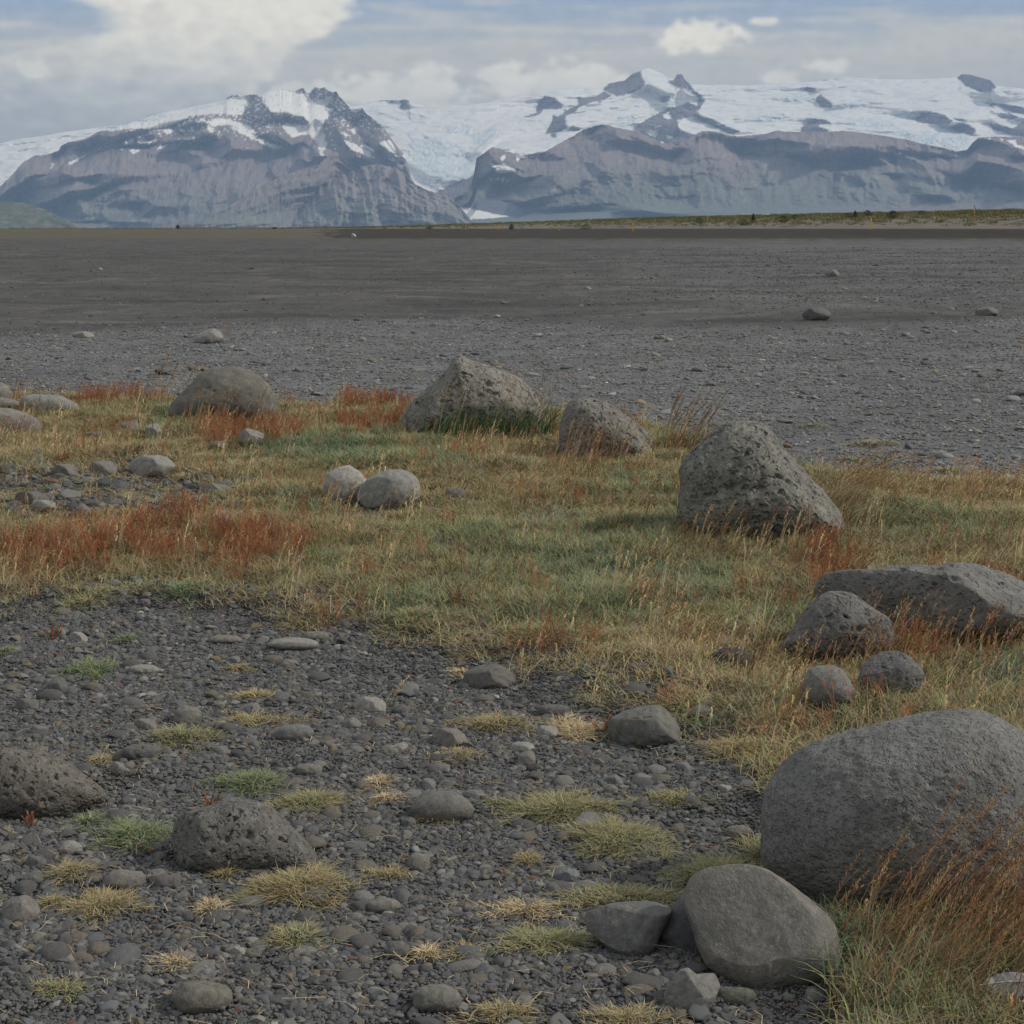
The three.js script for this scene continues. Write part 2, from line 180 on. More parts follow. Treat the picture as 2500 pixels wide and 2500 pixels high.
// One massif: a slope whose foot, crest and relief are given; `west` outlines the facets whose ground turns west: there the relief alone is steepened; colours come from paint() and know nothing of it.
function massif({ from, to, level = 440, steep = -2.7, step, rows, crest, foot, near, gradient, crestRough, west, bright, paint, gully, relief }) {
  const cols = Math.round((to - from) / step) + 1, R = rows + 1, U = new Float32Array(cols), C = new Float32Array(cols), F = new Float32Array(cols);
  for (let i = 0; i < cols; i++) { U[i] = from + i * step; C[i] = crest(U[i]) + crestRough * (fbm2(U[i] / 9, 3.3, 4) + 0.5 * fbm2(U[i] / 3.5, 8.1, 2)); F[i] = Math.max(foot(U[i]), C[i] + 6); }
  const N = cols * R, D = new Float32Array(N), G = new Float32Array(N), V = new Float32Array(N);
  for (let j = 0; j < R; j++) for (let i = 0; i < cols; i++) {
    const k = j * cols + i, v = V[k] = lerp(F[i], C[i], j / rows), u = U[i];
    const wu = u + 4 * fbm2(u / 16, v / 14, 4), wv = v + 3.5 * fbm2(u / 15 + 70, v / 12, 4);
    // G is the slope of the ground, metres of depth for each metre across
    G[k] = west(wu, wv) ? steep : bright && bright(wu, wv) ? 0.75 : 0.22;
    G[k] += gully(u, v);
  }
  const scale = near / FOCAL, dx = step * scale, dy = 14, wx = 1 / (dx * dx), wy = 0.03 / (dy * dy), we = 1 / (800 * 800), total = 2 * wx + 2 * wy + we;
  for (let it = 0; it < 240; it++) for (let j = 0; j < R; j++) for (let i = 0; i < cols; i++) {
    const k = j * cols + i, l = i ? k - 1 : k, r = i < cols - 1 ? k + 1 : k, d = j ? k - cols : k, u = j < R - 1 ? k + cols : k;
    const want = (wx * (D[l] + D[r] + dx * (G[l] - G[k])) + wy * (D[u] + D[d])) / total;
    D[k] += 1.8 * (want - D[k]);
  }
  const back = 8, all = cols * (R + back), pos = new Float32Array(all * 3), col = new Float32Array(all * 3);
  for (let j = 0; j < R + back; j++) for (let i = 0; i < cols; i++) {
    const jj = Math.min(j, R - 1), k = jj * cols + i, o = (j * cols + i) * 3, v = V[k], [rx, ry, rz] = ray(U[i], v), t = jj / rows;
    const c = paint(U[i], v, t);
    let depth = near + (level - v) * scale / gradient(U[i]) + D[k] + relief(U[i], v, c[3]);
    let y = EYE + ry * depth / -rz;
    const x = rx * depth / -rz;
    if (j >= R) { const b = j - R + 1; depth += b * b * 22; y -= b * b * 10; }
    pos[o] = j >= R ? x * (depth / (depth - 0)) : x; pos[o + 1] = y; pos[o + 2] = -depth;
    col[o] = c[0]; col[o + 1] = c[1]; col[o + 2] = c[2];
  }
  const index = new Uint32Array((cols - 1) * (R + back - 1) * 6);
  let q = 0;
  for (let j = 0; j < R + back - 1; j++) for (let i = 0; i < cols - 1; i++) { const a = j * cols + i, b = a + 1, c = a + cols, d = c + 1; index[q++] = a; index[q++] = b; index[q++] = d; index[q++] = a; index[q++] = d; index[q++] = c; }
  return geometry(pos, col, index);
}
const hillMaterial = new THREE.MeshStandardMaterial({ color: 0xffffff, vertexColors: true, roughness: 0.95, name: 'rock and snow' });
hillMaterial.specularIntensity = 0.3;
const SNOW = [0.82, 0.80, 0.75], ICE = [0.52, 0.62, 0.68], FIRN = [0.64, 0.68, 0.71], SCREE = [0.255, 0.200, 0.178], HEATH = [0.155, 0.168, 0.135], BASALT = [0.095, 0.098, 0.105], MORAINE = [0.13, 0.13, 0.135], FAN = [0.16, 0.175, 0.15];
const blend = (a, b, t) => { t = clamp(t, 0, 1); return [lerp(a[0], b[0], t), lerp(a[1], b[1], t), lerp(a[2], b[2], t)]; };
const isSnowL = any(snowLeft), facesLeft = any(turnedLeft), isSnowR = any(snowRight), facesRight = any(turnedRight), isRockI = any(rockIce), isSnowRidge = any(snowOnRidge), facesIce = any(turnedIce), isBlue = any(iceBlue);
const brightL = any([...[[[945, 570], [1120, 680], [1000, 740], [890, 800], [870, 690]], [[190, 420], [330, 500], [560, 600], [440, 640], [460, 760], [300, 860], [120, 760], [60, 640]], [[530, 680], [830, 660], [860, 800], [700, 900], [420, 900], [480, 790]], [[1000, 300], [1100, 330], [1200, 460], [1200, 540], [1000, 470]], [[1540, 840], [1690, 880], [1780, 900], [1850, 1040], [1600, 1050]]].map(P2), ...[[[850, 720], [1000, 600], [1250, 640], [1200, 800], [1050, 900], [900, 860]], [[1690, 420], [1932, 560], [1932, 800], [1500, 900], [1300, 860], [1520, 640], [1690, 600]], [[150, 660], [420, 570], [620, 600], [480, 700], [160, 750]]].map(P1)]), brightR = any([...[[[800, 860], [900, 740], [1130, 720], [1280, 760], [1250, 860], [1060, 820]], [[1340, 780], [1700, 790], [1932, 880], [1932, 930], [1500, 870]]].map(P3), ...[[[740, 680], [1060, 700], [1400, 700], [1560, 720], [1250, 800], [900, 820], [700, 800]], [[1660, 660], [1760, 580], [1932, 600], [1932, 730], [1700, 780]]].map(P4), ...[[[600, 600], [760, 580], [900, 640], [740, 690], [560, 800], [480, 800]], [[1000, 770], [1200, 760], [1180, 800], [1050, 810]]].map(P5)]);
const frontCliff = any([P2([[840, 820], [1000, 740], [1120, 690], [1250, 655], [1390, 680], [1490, 760], [1600, 850], [1760, 890], [1860, 1080], [600, 1100], [700, 950]])]), gullyRight = any([P5([[640, 700], [960, 660], [1300, 700], [1932, 720], [1932, 1010], [560, 1010], [500, 900]]), P4([[680, 540], [900, 540], [1080, 600], [1080, 740], [940, 800], [760, 660]])]);
const warp = (u, v, a) => [u + a * fbm2(u / 9, v / 8, 3) + a * 1.6 * fbm2(u / 30 + 50, v / 26, 2), v + a * 0.8 * fbm2(u / 9 + 31, v / 8, 3)];
function rockTone(u, v, low) {
  const strata = fbm2(u / 140, v / 4.2 + fbm2(u / 60, v / 30, 2) * 2, 3), mottle = fbm2(u / 26, v / 18, 4);
  let c = blend(SCREE, HEATH, low + mottle * 0.7);
  c = blend(c, [0.27, 0.235, 0.20], smooth(mottle + strata * 0.4, 0.15, 0.6) * 0.7);
  c = blend(c, BASALT, 0.7 * smooth(0.5 * strata + 0.8 * fbm2((u + 8 * n2(u / 40, v / 40)) / 9, v / 38, 3), 0.12, 0.45));
  const m = 1 + 0.12 * strata + 0.14 * mottle;
  return c.map((x) => x * m);
}
const skyL = curve(skyLeft), skyR = curve(skyRight), skyI = curve(skyIce);
const footPoints = curve([[-420, 440], [-200, 425], [-60, 385], [0, 372], [60, 340], [100, 322], [160, 300], [240, 275], [330, 255], [420, 240], [500, 232], [600, 235], [650, 252], [700, 290], [735, 335], [765, 380], [800, 415], [830, 432], [880, 432], [905, 405], [925, 345], [960, 322], [1020, 312], [1070, 290], [1130, 268], [1250, 290], [1300, 288], [1420, 276], [1560, 276], [1640, 274], [1750, 292], [1815, 308], [1850, 296], [1940, 290], [2140, 325], [2330, 400]]);
const iceFoot = (u) => { let m = 0; for (let a = -20; a <= 20; a += 4) m += footPoints(u + a); return m / 11 + 4; };
{
  const g = massif({
    from: -300, to: 925, step: 1.7, rows: 125, crest: skyL, foot: () => 440, near: 13800, gradient: () => 0.66, crestRough: 1.6, bright: brightL, west: (u, v) => facesLeft(u, v) && !isSnowL(u, v),
    gully: (u, v) => { const f = frontCliff(u, v) ? 2.4 : 1.0, w = u + (v - 330) * 0.28 + 9 * fbm2(u / 40, v / 40, 3); const cliff = frontCliff(u, v); return (cliff ? -0.45 : 0) + f * (n2(w / (cliff ? 10.5 : 8.5), v / 75) * 0.85 + n2(w / 24 + 7, v / 90) * 0.8) * smooth(v, 215, 260); },
    relief: (u, v, snow) => (snow ? 0.3 : 1) * (20 * ridged(u / 34 + v / 90, v / 44, 4) + 8 * ridged(u / 11, v / 18, 2)),
    paint: (u, v, t) => {
      const [a, b] = warp(u, v, 2.6);
      if (isSnowL(a, b) && n2(u / 4, v / 3) > -0.86) return [...blend(SNOW, [0.74, 0.72, 0.66], smooth(fbm2(u / 12, v / 12, 3), 0.1, 0.5)), 1];
      if (u > 190 && u < 800 && fbm2((u + v * 0.8) / 15, (v - u * 0.35) / 6, 4) > 0.22 + Math.max(0, v - 222) / 170 + 0.15 * smooth(Math.abs(u - 560), 200, 330)) return [...SNOW, 1];
      return [...rockTone(u, v, smooth(v, 300, 420) * 0.75), 0];
    },
  });
  tag(new THREE.Mesh(g, hillMaterial), 'snow_capped_mountain', null, null, null, 'structure');
}
{ // the gullied spur that stands before it
  const crest = curve([[250, 432], [330, 428], ...P2([[0, 1050], [100, 1000], [200, 945], [300, 885], [430, 805], [560, 742], [700, 692], [830, 655], [880, 610], [945, 562], [1000, 592], [1060, 640], [1120, 680], [1180, 665], [1250, 655], [1320, 668], [1390, 680], [1440, 720], [1490, 764], [1530, 802], [1600, 842], [1690, 872], [1770, 887], [1800, 912], [1850, 962], [1890, 1012], [1932, 1072]]), [900, 428], [925, 440]]);
  const face = curve(P2([[620, 1090], [700, 960], [860, 800], [960, 740], [1100, 690], [1250, 640]]));
  const g = massif({
    from: 255, to: 922, step: 1.6, rows: 84, crest, foot: () => 442, near: 11900, gradient: () => 0.78, crestRough: 1.6,
    west: (u, v) => v > face(u) && u > 548 && n2((u - (v - 330) * 0.12) / 13, v / 120) + 0.5 * n2(u / 5.5, v / 60) > -0.12,
    bright: (u, v) => v < face(u),
    gully: (u, v) => { const w = u - (v - 330) * 0.15 + 6 * fbm2(u / 30, v / 40, 3); return v > face(u) ? 1.5 * n2(w / 9, v / 90) : 0.45 * n2((u + v) / 16, (v - u * 0.4) / 30); },
    relief: (u, v) => smooth(430 - v, 0, 30) * (16 * ridged(u / 26, v / 60, 3) + 6 * ridged(u / 10, v / 20, 2)),
    paint: (u, v) => [...rockTone(u, v, 0.25 + smooth(v, 350, 430) * 0.5), 0],
  });
  tag(new THREE.Mesh(g, hillMaterial), 'gullied_spur', null, null, null, 'structure');
}
{
  const g = massif({
    from: 825, to: 2330, step: 1.9, rows: 120, crest: skyR, foot: () => 440, near: 12600, gradient: (u) => 0.52, crestRough: 1.3, bright: brightR, west: (u, v) => facesRight(u, v) && !isSnowR(u, v),
    gully: (u, v) => { const f = gullyRight(u, v) ? 2.5 : 1.2, w = u - (v - 300) * 0.22 + 9 * fbm2(u / 44, v / 40, 3); return f * smooth(410 - v, 5, 50) * (n2(w / 10, v / 70) * 0.8 + n2(w / 24 + 3, v / 90) * 0.8); },
    relief: (u, v, snow) => (snow ? 0.3 : 1) * smooth(412 - v, 0, 40) * (20 * ridged(u / 40 - v / 60, v / 22, 4) + 8 * ridged(u / 12, v / 14, 2)),
    paint: (u, v) => {
      const [a, b] = warp(u, v, 2.2);
      if (isSnowR(a, b)) return [...SNOW, 1];
      let c = rockTone(u, v, smooth(v, 270, 380) * 0.9);
      if (u < 960) c = blend(c, MORAINE, smooth(v + fbm2(u / 20, v / 12, 3) * 14, 362, 378));
      const fan = smooth(v + (u - 1400) * 0.02 + fbm2(u / 60, v / 6, 3) * 7, 388, 396);
      c = blend(c, blend(FAN, [0.20, 0.185, 0.17], smooth(u + fbm2(u / 90, v / 4, 2) * 200, 1450, 1650)), fan);
      return [...c, 0];
    },
  });
  tag(new THREE.Mesh(g, hillMaterial), 'brown_foothill', null, null, null, 'structure');
}
{
  const g = massif({
    from: -380, to: 2330, step: 1.9, rows: 110, level: 420, steep: -2.3, crest: skyI, foot: iceFoot, near: 15500, gradient: (u) => 0.36, crestRough: 0.5, west: (u, v) => facesIce(u, v) && !isSnowRidge(u, v),
    gully: (u, v) => { const a = u + 0.9 * (v - 200) + 14 * fbm2(u / 50, v / 20, 2), w = fbm2(a / 95, v / 20, 3), q = fbm2(a / 40 + 5, v / 6.5, 3); return 0.8 * w + 0.6 * q + 0.5 * fbm2(a / 18, v / 5, 2); },
    relief: (u, v, rock) => (rock ? 40 * ridged(u / 14, v / 12, 4) : isBlue(u, v) ? 30 * fbm2(u / 52 + 1.2 * n2(u / 60, v / 30), v / 22 + 1.5 * n2(u / 50, v / 24), 3) + 7 * n2(u / 8 + 2 * n2(u / 30, v / 20), v / 6 + 2 * n2(u / 25, v / 16)) : 26 * fbm2(u / 70 + v / 60, v / 12, 3) + 5 * n2(u / 14, v / 5)),
    paint: (u, v) => {
      const [a, b] = warp(u, v, 2.4);
      if (isRockI(a, b) && !isSnowRidge(a, b)) return [...rockTone(u, v, 0), 1];
      const w = fbm2(u / 30, v / 9, 4);
      let c = blend(SNOW, FIRN, smooth(w, 0.0, 0.6));
      const [e, f] = warp(u, v, 9);
      if (isBlue(e, f)) c = blend(c, ICE, 0.30 + 1.2 * Math.max(0, fbm2(u / 34, v / 12, 6)) + 0.3 * w);
      return [...c, 0];
    },
  });
  tag(new THREE.Mesh(g, hillMaterial), 'glacier_ice_cap', null, null, null, 'structure');
}
{
  const g = massif({
    from: -300, to: 160, step: 3, rows: 40, crest: curve([[-300, 372], [-120, 376], [0, 380], [40, 382], [80, 393], [110, 407], [140, 424], [160, 438]]), foot: () => 445, near: 8200, gradient: () => 0.3, crestRough: 0.6, west: () => false, gully: (u, v) => 0.5 * n2(u / 14, v / 30),
    relief: (u, v) => 14 * fbm2(u / 14, v / 8, 3),
    paint: (u, v) => { const w = fbm2(u / 40, v / 5, 3); return [...blend([0.085, 0.10, 0.055], [0.17, 0.155, 0.10], smooth(w, 0.05, 0.4)), 0]; },
  });
  tag(new THREE.Mesh(g, hillMaterial), 'green_hill', null, null, null, 'structure');
}

// ---------------------------------------------------------------- the plain: zones, relief, one sheet to the horizon
const meadowTop = curve([[-600, 770], [0, 756], [150, 750], [330, 764], [520, 764], [760, 768], [1020, 778], [1230, 806], [1300, 838], [1560, 898], [1740, 912], [1932, 926], [2500, 960]]);
const meadowLow = curve([[-600, 1190], [0, 1165], [90, 1150], [180, 1135], [300, 1132], [360, 1148], [560, 1165], [700, 1192], [860, 1228], [1000, 1245], [1130, 1305], [1330, 1375], [1420, 1440], [1470, 1520], [1520, 1640], [1570, 1780], [1600, 1900], [1640, 2300], [1700, 4000]]);
// 1 in the meadow, 0 on bare ground
function meadow(u, v) {
  const w = 16 * fbm2(u / 60, v / 34, 4), e = (v - 400) / 60;
  return smooth(v - meadowTop(u) + w * 0.45, -2, 6 + e) * smooth(meadowLow(u) - v + w * 3.2 + 18 * fbm2(u / 22, v / 14, 3), lerp(-26, -120, smooth(u, 620, 1100)), lerp(44, 70, smooth(u, 620, 1100)) + e);
}
// open stony patch inside the meadow on the left
const stony = (u, v) => clamp(smooth(1 - Math.hypot((u - 185) / 400, (v - 940) / 82) + 0.5 * fbm2(u / 50, v / 26, 3), 0.0, 0.5) + smooth(1 - Math.hypot((u - 690) / 90, (v - 985) / 26) + 0.5 * fbm2(u / 40, v / 22, 3), 0, 0.5) * 0.8, 0, 1);
const edgeFar = curve([[-700, 330], [1053, 330], [1195, 240], [1400, 190], [1644, 160], [1932, 157], [2600, 155]]);
const bankTop = curve([[-700, 432], [500, 431.5], [700, 428], [880, 422.5], [1000, 418.5], [1200, 412], [1500, 405.5], [1932, 396.5], [2300, 390]]);
function heightAt(x, z) {
  const d = -z;
  if (d <= 0.5) return 0;
  const [u, v] = sheet(x, 0, z), r = Math.hypot(x, z);
  let h = 0.020 * fbm2(x * 1.1, z * 1.1, 3) + 0.012 * fbm2(x * 3.3, z * 3.3, 2);
  if (d < 40) { const m = meadow(u, v); h += m * (0.05 + 0.05 * fbm2(x * 0.9 + 4, z * 0.9, 3)) * (1 - 0.5 * stony(u, v)); }
  if (d > 12) h += smooth(d, 12, 40) * 0.10 * fbm2(x / 9, z / 9, 3);
  if (d > 120) {
    const far = edgeFar(u), yEdge = EYE - 15.2 / FOCAL * far, crown = far + 95, yTop = EYE + (HORIZON - bankTop(u)) / FOCAL * crown;
    h *= 1 - smooth(d, 110, 145);
    if (d < far) h += lerp(0, yEdge, smooth(d, Math.min(149, far - 8), far));
    else if (d < far + 9) h += yEdge;
    else if (d < crown) h += lerp(yEdge, yTop, Math.pow((d - far - 9) / (crown - far - 9), 0.85)) + 0.12 * fbm2(x / 5, z / 5, 3) * smooth(d, far + 9, far + 20) * smooth(crown - d, 0, 30);
    else h += yTop - Math.min(95, (d - crown) * 0.016) ;
  }
  return h;
}
function groundAt(u, v) {   // where a line of sight of the survey meets the ground
  const [x, y, z] = ray(u, v);
  let h = 0, px = 0, pz = 0;
  for (let i = 0; i < 6; i++) { const s = (h - EYE) / y; px = x * s; pz = z * s; h = heightAt(px, pz); }
  return new THREE.Vector3(px, h, pz);
}
const SOIL = [0.063, 0.062, 0.061], GRIT = [0.130, 0.132, 0.138], SAND = [0.083, 0.081, 0.081], TURF = [0.115, 0.090, 0.054];
// the lot: coarse grey gravel near, finer dark driven sand beyond a curved edge
const drivenEdge = curve([[-300, 640], [0, 632], [300, 618], [620, 606], [880, 600], [1200, 620], [1450, 626], [1700, 618], [1932, 598], [2300, 570]]);
const rubbleRight = (u, v) => smooth(u + 260 * fbm2(u / 200, v / 24, 3), 1000, 1500) * smooth(v, 446, 470) * smooth(600 - v, 0, 40);
function lot(u, v) {   // 0 gravel, 1 driven sand
  return smooth(drivenEdge(u) - v + 10 * fbm2(u / 70, v / 14, 4), -12, 12);
}
function groundTone(x, z, u, v) {
  const d = -z, fine = fbm2(x * 2.2, z * 2.2, 4), wide = fbm2(x / 3.1 + 7, z / 3.1, 4);
  if (d > 146) {
    const far = edgeFar(u);
    if (d < far - 0.5) { const tan = smooth(640 - u + 60 * fbm2(u / 40, d / 30, 2), 0, 40); return blend([0.040, 0.035, 0.029], [0.100, 0.092, 0.066], tan).map((c) => c * (1 + 0.35 * fbm2(x / 4, z / 2, 3))); }
    if (d < far + 8) return [0.095, 0.095, 0.098];
    const t = (d - far - 8) / 90, g = smooth(t + 0.6 * fbm2(x / 9, z / 12, 4), 0.35, 0.75);
    return blend([0.145, 0.128, 0.105], [0.115, 0.118, 0.052], g).map((c) => c * (1 + 0.3 * fbm2(x / 3, z / 3, 3)));
  }
  let c = blend(GRIT, SAND, lot(u, v) * (1 - 0.6 * rubbleRight(u, v)));
  c = blend(c, [0.038, 0.035, 0.032], smooth(455 + 6 * fbm2(u / 60, v / 8, 2) - v, 0, 10) * smooth(u, 560, 700));
  c = blend(c, [0.092, 0.085, 0.064], smooth(450 + 8 * fbm2(u / 60, v / 8, 2) - v, 0, 6) * smooth(640 - u, 0, 60));
  // wheel tracks pressed into the sand
  const track = (cx, cz, r, w) => smooth(w - Math.abs(Math.hypot(x - cx, z - cz) - r + 0.3 * fbm2(x, z, 2)), 0, w * 0.6);
  if (d > 18 && d < 90) {
    let m = 0;
    for (const [cx, cz, r] of [[-4, -34, 9], [-4, -34, 10.6], [24, -36, 17], [24, -36, 18.6], [10, -20, 19], [10, -20, 20.6], [-9, -44, 11], [-9, -44, 12.6], [16, -52, 22], [16, -52, 23.6], [-22, -50, 24], [-22, -50, 25.6], [3, -70, 30], [3, -70, 31.6]]) m = Math.max(m, track(cx, cz, r, 0.34));
    c = blend(c, [0.125, 0.119, 0.112], m * lot(u, v) * 0.8 * smooth(fbm2(x / 4, z / 4, 3), -0.25, 0.2));
    c = blend(c, [0.055, 0.054, 0.054], lot(u, v) * 0.75 * smooth(fbm2(x / 14 + 20, z / 3.2, 4), 0.05, 0.35));
  }
  if (d < 30) {
    const m = meadow(u, v), s = stony(u, v);
    if (v > meadowTop(u) + 40) c = blend(c, SOIL, 1 - m);
    c = blend(c, blend(TURF, SOIL, s * 0.8), m * smooth(fine + 0.9 * m, -0.1, 0.5));
  }
  const streak = d > 15 ? fbm2(x / 5 + 3, z / 1.1, 4) : 0;
  return c.map((q) => q * (1 + 0.30 * fine + 0.26 * wide + 0.22 * streak));
}
const gravelSpeck = (a, s, r) => {
  const put = (n, r0, r1, lo, hi) => { for (let k = 0; k < n; k++) { const cx = r() * s, cy = r() * s, ra = lerp(r0, r1, r() * r()), rb = ra * lerp(0.6, 1, r()), t = r() * 3.14, val = lerp(lo, hi, r()), ct = Math.cos(t), st = Math.sin(t); for (let y = -Math.ceil(ra); y <= ra; y++) for (let x = -Math.ceil(ra); x <= ra; x++) { const p = (x * ct + y * st) / ra, q = (y * ct - x * st) / rb, e = p * p + q * q; if (e < 1) a[((Math.floor(cy + y) + s * 4) % s) * s + (Math.floor(cx + x) + s * 4) % s] = val * (0.88 + 0.12 * Math.sqrt(1 - e)); } } };
  a.fill(0.55);
  for (let i = 0; i < s * s; i++) a[i] = 0.52 + 0.2 * r();
  put(s * s / 60, 1.2, 3, 0.35, 0.95);
  put(s * s / 300, 2.5, 7, 0.45, 1);
};
const gravelMap = grain(1024, 5, gravelSpeck);
const gravelRelief = grain(1024, 5, gravelSpeck);
const groundMaterial = new THREE.MeshStandardMaterial({ vertexColors: true, roughness: 0.95, map: gravelMap, bumpMap: gravelRelief, bumpScale: 0.012, name: 'dark volcanic sand' });
groundMaterial.color.setRGB(1.45, 1.45, 1.45);
groundMaterial.specularIntensity = 0.3;
{
  const az = [], rr = [];
  for (let a = -180; a < -24; a += 6) az.push(a);
  for (let i = 0; i <= 340; i++) az.push(-24 + 48 * i / 340);
  for (let a = 30; a <= 180; a += 6) az.push(a);
  for (let r = 0.4; r < 2.4; r += 0.4) rr.push(r);
  for (let r = 2.4; r < 120; r *= 1.0125) rr.push(r);
  for (let r = 120; r < 420; r *= 1.02) { rr.push(r); if (r > 143 && r < 190) { rr.push(r * 1.007); rr.push(r * 1.014); } }
  for (let r = 420; r < 17500; r *= 1.12) rr.push(r);
  const A = az.length, N = A * rr.length, pos = new Float32Array(N * 3), col = new Float32Array(N * 3), uv = new Float32Array(N * 2);
  rr.forEach((r, j) => az.forEach((a, i) => {
    const k = j * A + i, x = r * Math.sin(a * Math.PI / 180), z = -r * Math.cos(a * Math.PI / 180), front = z < -0.5, [u, v] = front ? sheet(x, 0, z) : [0, 0];
    const c = front && Math.abs(u) < 4000 ? groundTone(x, z, u, v) : SOIL;
    pos.set([x, front ? heightAt(x, z) : 0, z], k * 3); col.set(c, k * 3); uv.set([x / 2.3, z / 2.3], k * 2);
  }));
  const index = [];
  for (let j = 0; j < rr.length - 1; j++) for (let i = 0; i < A - 1; i++) { const a = j * A + i, b = a + 1, c = a + A, d = c + 1; index.push(a, b, d, a, d, c); }
  tag(new THREE.Mesh(geometry(pos, col, index, uv), groundMaterial), 'ground', null, null, null, 'structure');
}

// ---------------------------------------------------------------- boulders and stones
const hash3 = (x, y, z) => { let h = Math.imul(x, 374761393) ^ Math.imul(y, 668265263) ^ Math.imul(z, 2147483647 - 1013904223); h = Math.imul(h ^ (h >>> 13), 1274126177); return ((h ^ (h >>> 16)) >>> 0) / 4294967296; };
// gas bubbles opened at the surface: depth 0..1 at a point, cells of the given size
function pit(x, y, z, size, share) {
  const X = x / size, Y = y / size, Z = z / size, i = Math.floor(X), j = Math.floor(Y), k = Math.floor(Z);
  let best = 0;
  for (let a = -1; a <= 1; a++) for (let b = -1; b <= 1; b++) for (let c = -1; c <= 1; c++) {
    const p = i + a, q = j + b, r = k + c, h = hash3(p, q, r);
    if (h > share) continue;
    const dx = X - p - hash3(p + 57, q, r), dy = (Y - q - hash3(p, q + 31, r)) * 1.15, dz = Z - r - hash3(p, q, r + 91), rad = 0.22 + 0.42 * h / share, e = 1 - Math.sqrt(dx * dx + dy * dy + dz * dz) / rad;
    if (e > 0) best = Math.max(best, Math.min(1, e * 1.8) * rad);
  }
  return best;
}
const stoneRelief = grain(512, 21, (a, s, r) => { for (let y = 0; y < s; y++) for (let x = 0; x < s; x++) a[y * s + x] = 0.55 + 0.22 * ring(x, y, s, 40, 1) + 0.16 * ring(x, y, s, 90, 5) + 0.10 * (r() - 0.5); for (let k = 0; k < 1500; k++) { const cx = r() * s, cy = r() * s, ra = 1 + 4 * r() * r(); for (let y = -5; y <= 5; y++) for (let x = -5; x <= 5; x++) { const e = 1 - (x * x + y * y) / (ra * ra); if (e > 0) a[((Math.floor(cy + y) + s) % s) * s + (Math.floor(cx + x) + s) % s] -= 0.35 * e; } } });
const stoneTint = grain(512, 22, (a, s, r) => { for (let y = 0; y < s; y++) for (let x = 0; x < s; x++) a[y * s + x] = 0.80 + 0.10 * ring(x, y, s, 22, 2) + 0.07 * ring(x, y, s, 70, 8) + 0.10 * (r() - 0.5); for (let k = 0; k < 500; k++) { const cx = Math.floor(r() * s), cy = Math.floor(r() * s), w = r() < 0.6 ? 0.22 : -0.25; a[cy * s + cx] += w; a[cy * s + (cx + 1) % s] += w * 0.6; a[((cy + 1) % s) * s + cx] += w * 0.6; } });
const stoneMaterial = new THREE.MeshStandardMaterial({ vertexColors: true, roughness: 0.9, map: stoneTint, bumpMap: stoneRelief, bumpScale: 0.0035, name: 'basalt' });
stoneMaterial.color.setRGB(1.2, 1.2, 1.2);
stoneMaterial.specularIntensity = 0.4;
const porousRelief = grain(1024, 23, (a, s, r) => { for (let y = 0; y < s; y++) for (let x = 0; x < s; x++) a[y * s + x] = 0.78 + 0.10 * ring(x, y, s, 30, 1) + 0.08 * ring(x, y, s, 80, 4) + 0.05 * (r() - 0.5); for (let k = 0; k < 2600; k++) { const cx = r() * s, cy = r() * s, ra = 2.5 + 11 * Math.pow(r(), 2.2), rb = ra * (0.6 + 0.4 * r()), t = r() * 3.14, ct = Math.cos(t), st = Math.sin(t), dp = Math.min(0.62, 0.16 + ra * 0.06), n = Math.ceil(ra); for (let y = -n; y <= n; y++) for (let x = -n; x <= n; x++) { const e = 1 - ((x * ct + y * st) / ra) ** 2 - ((y * ct - x * st) / rb) ** 2; if (e > 0) { const i = ((Math.floor(cy + y) + s) % s) * s + (Math.floor(cx + x) + s) % s; a[i] = Math.min(a[i], 0.78 - dp * e * (1.6 - 0.6 * e)); } } } });
const porous = stoneMaterial.clone();
porous.bumpMap = porousRelief;
porous.bumpScale = 0.012;
porous.name = 'porous lava';
const porousFine = porous.clone();
porousFine.bumpScale = 0.0075;
const porousFar = porous.clone();
porousFar.bumpScale = 0.03;
const finestone = stoneMaterial.clone();
finestone.bumpScale = 0.0018;
const spheres = {};
function sphere(detail) {
  if (!spheres[detail]) { const g = new THREE.IcosahedronGeometry(1, detail); g.deleteAttribute('normal'); g.deleteAttribute('uv'); spheres[detail] = mergeVertices(g, 1e-5); }
  return spheres[detail];
}
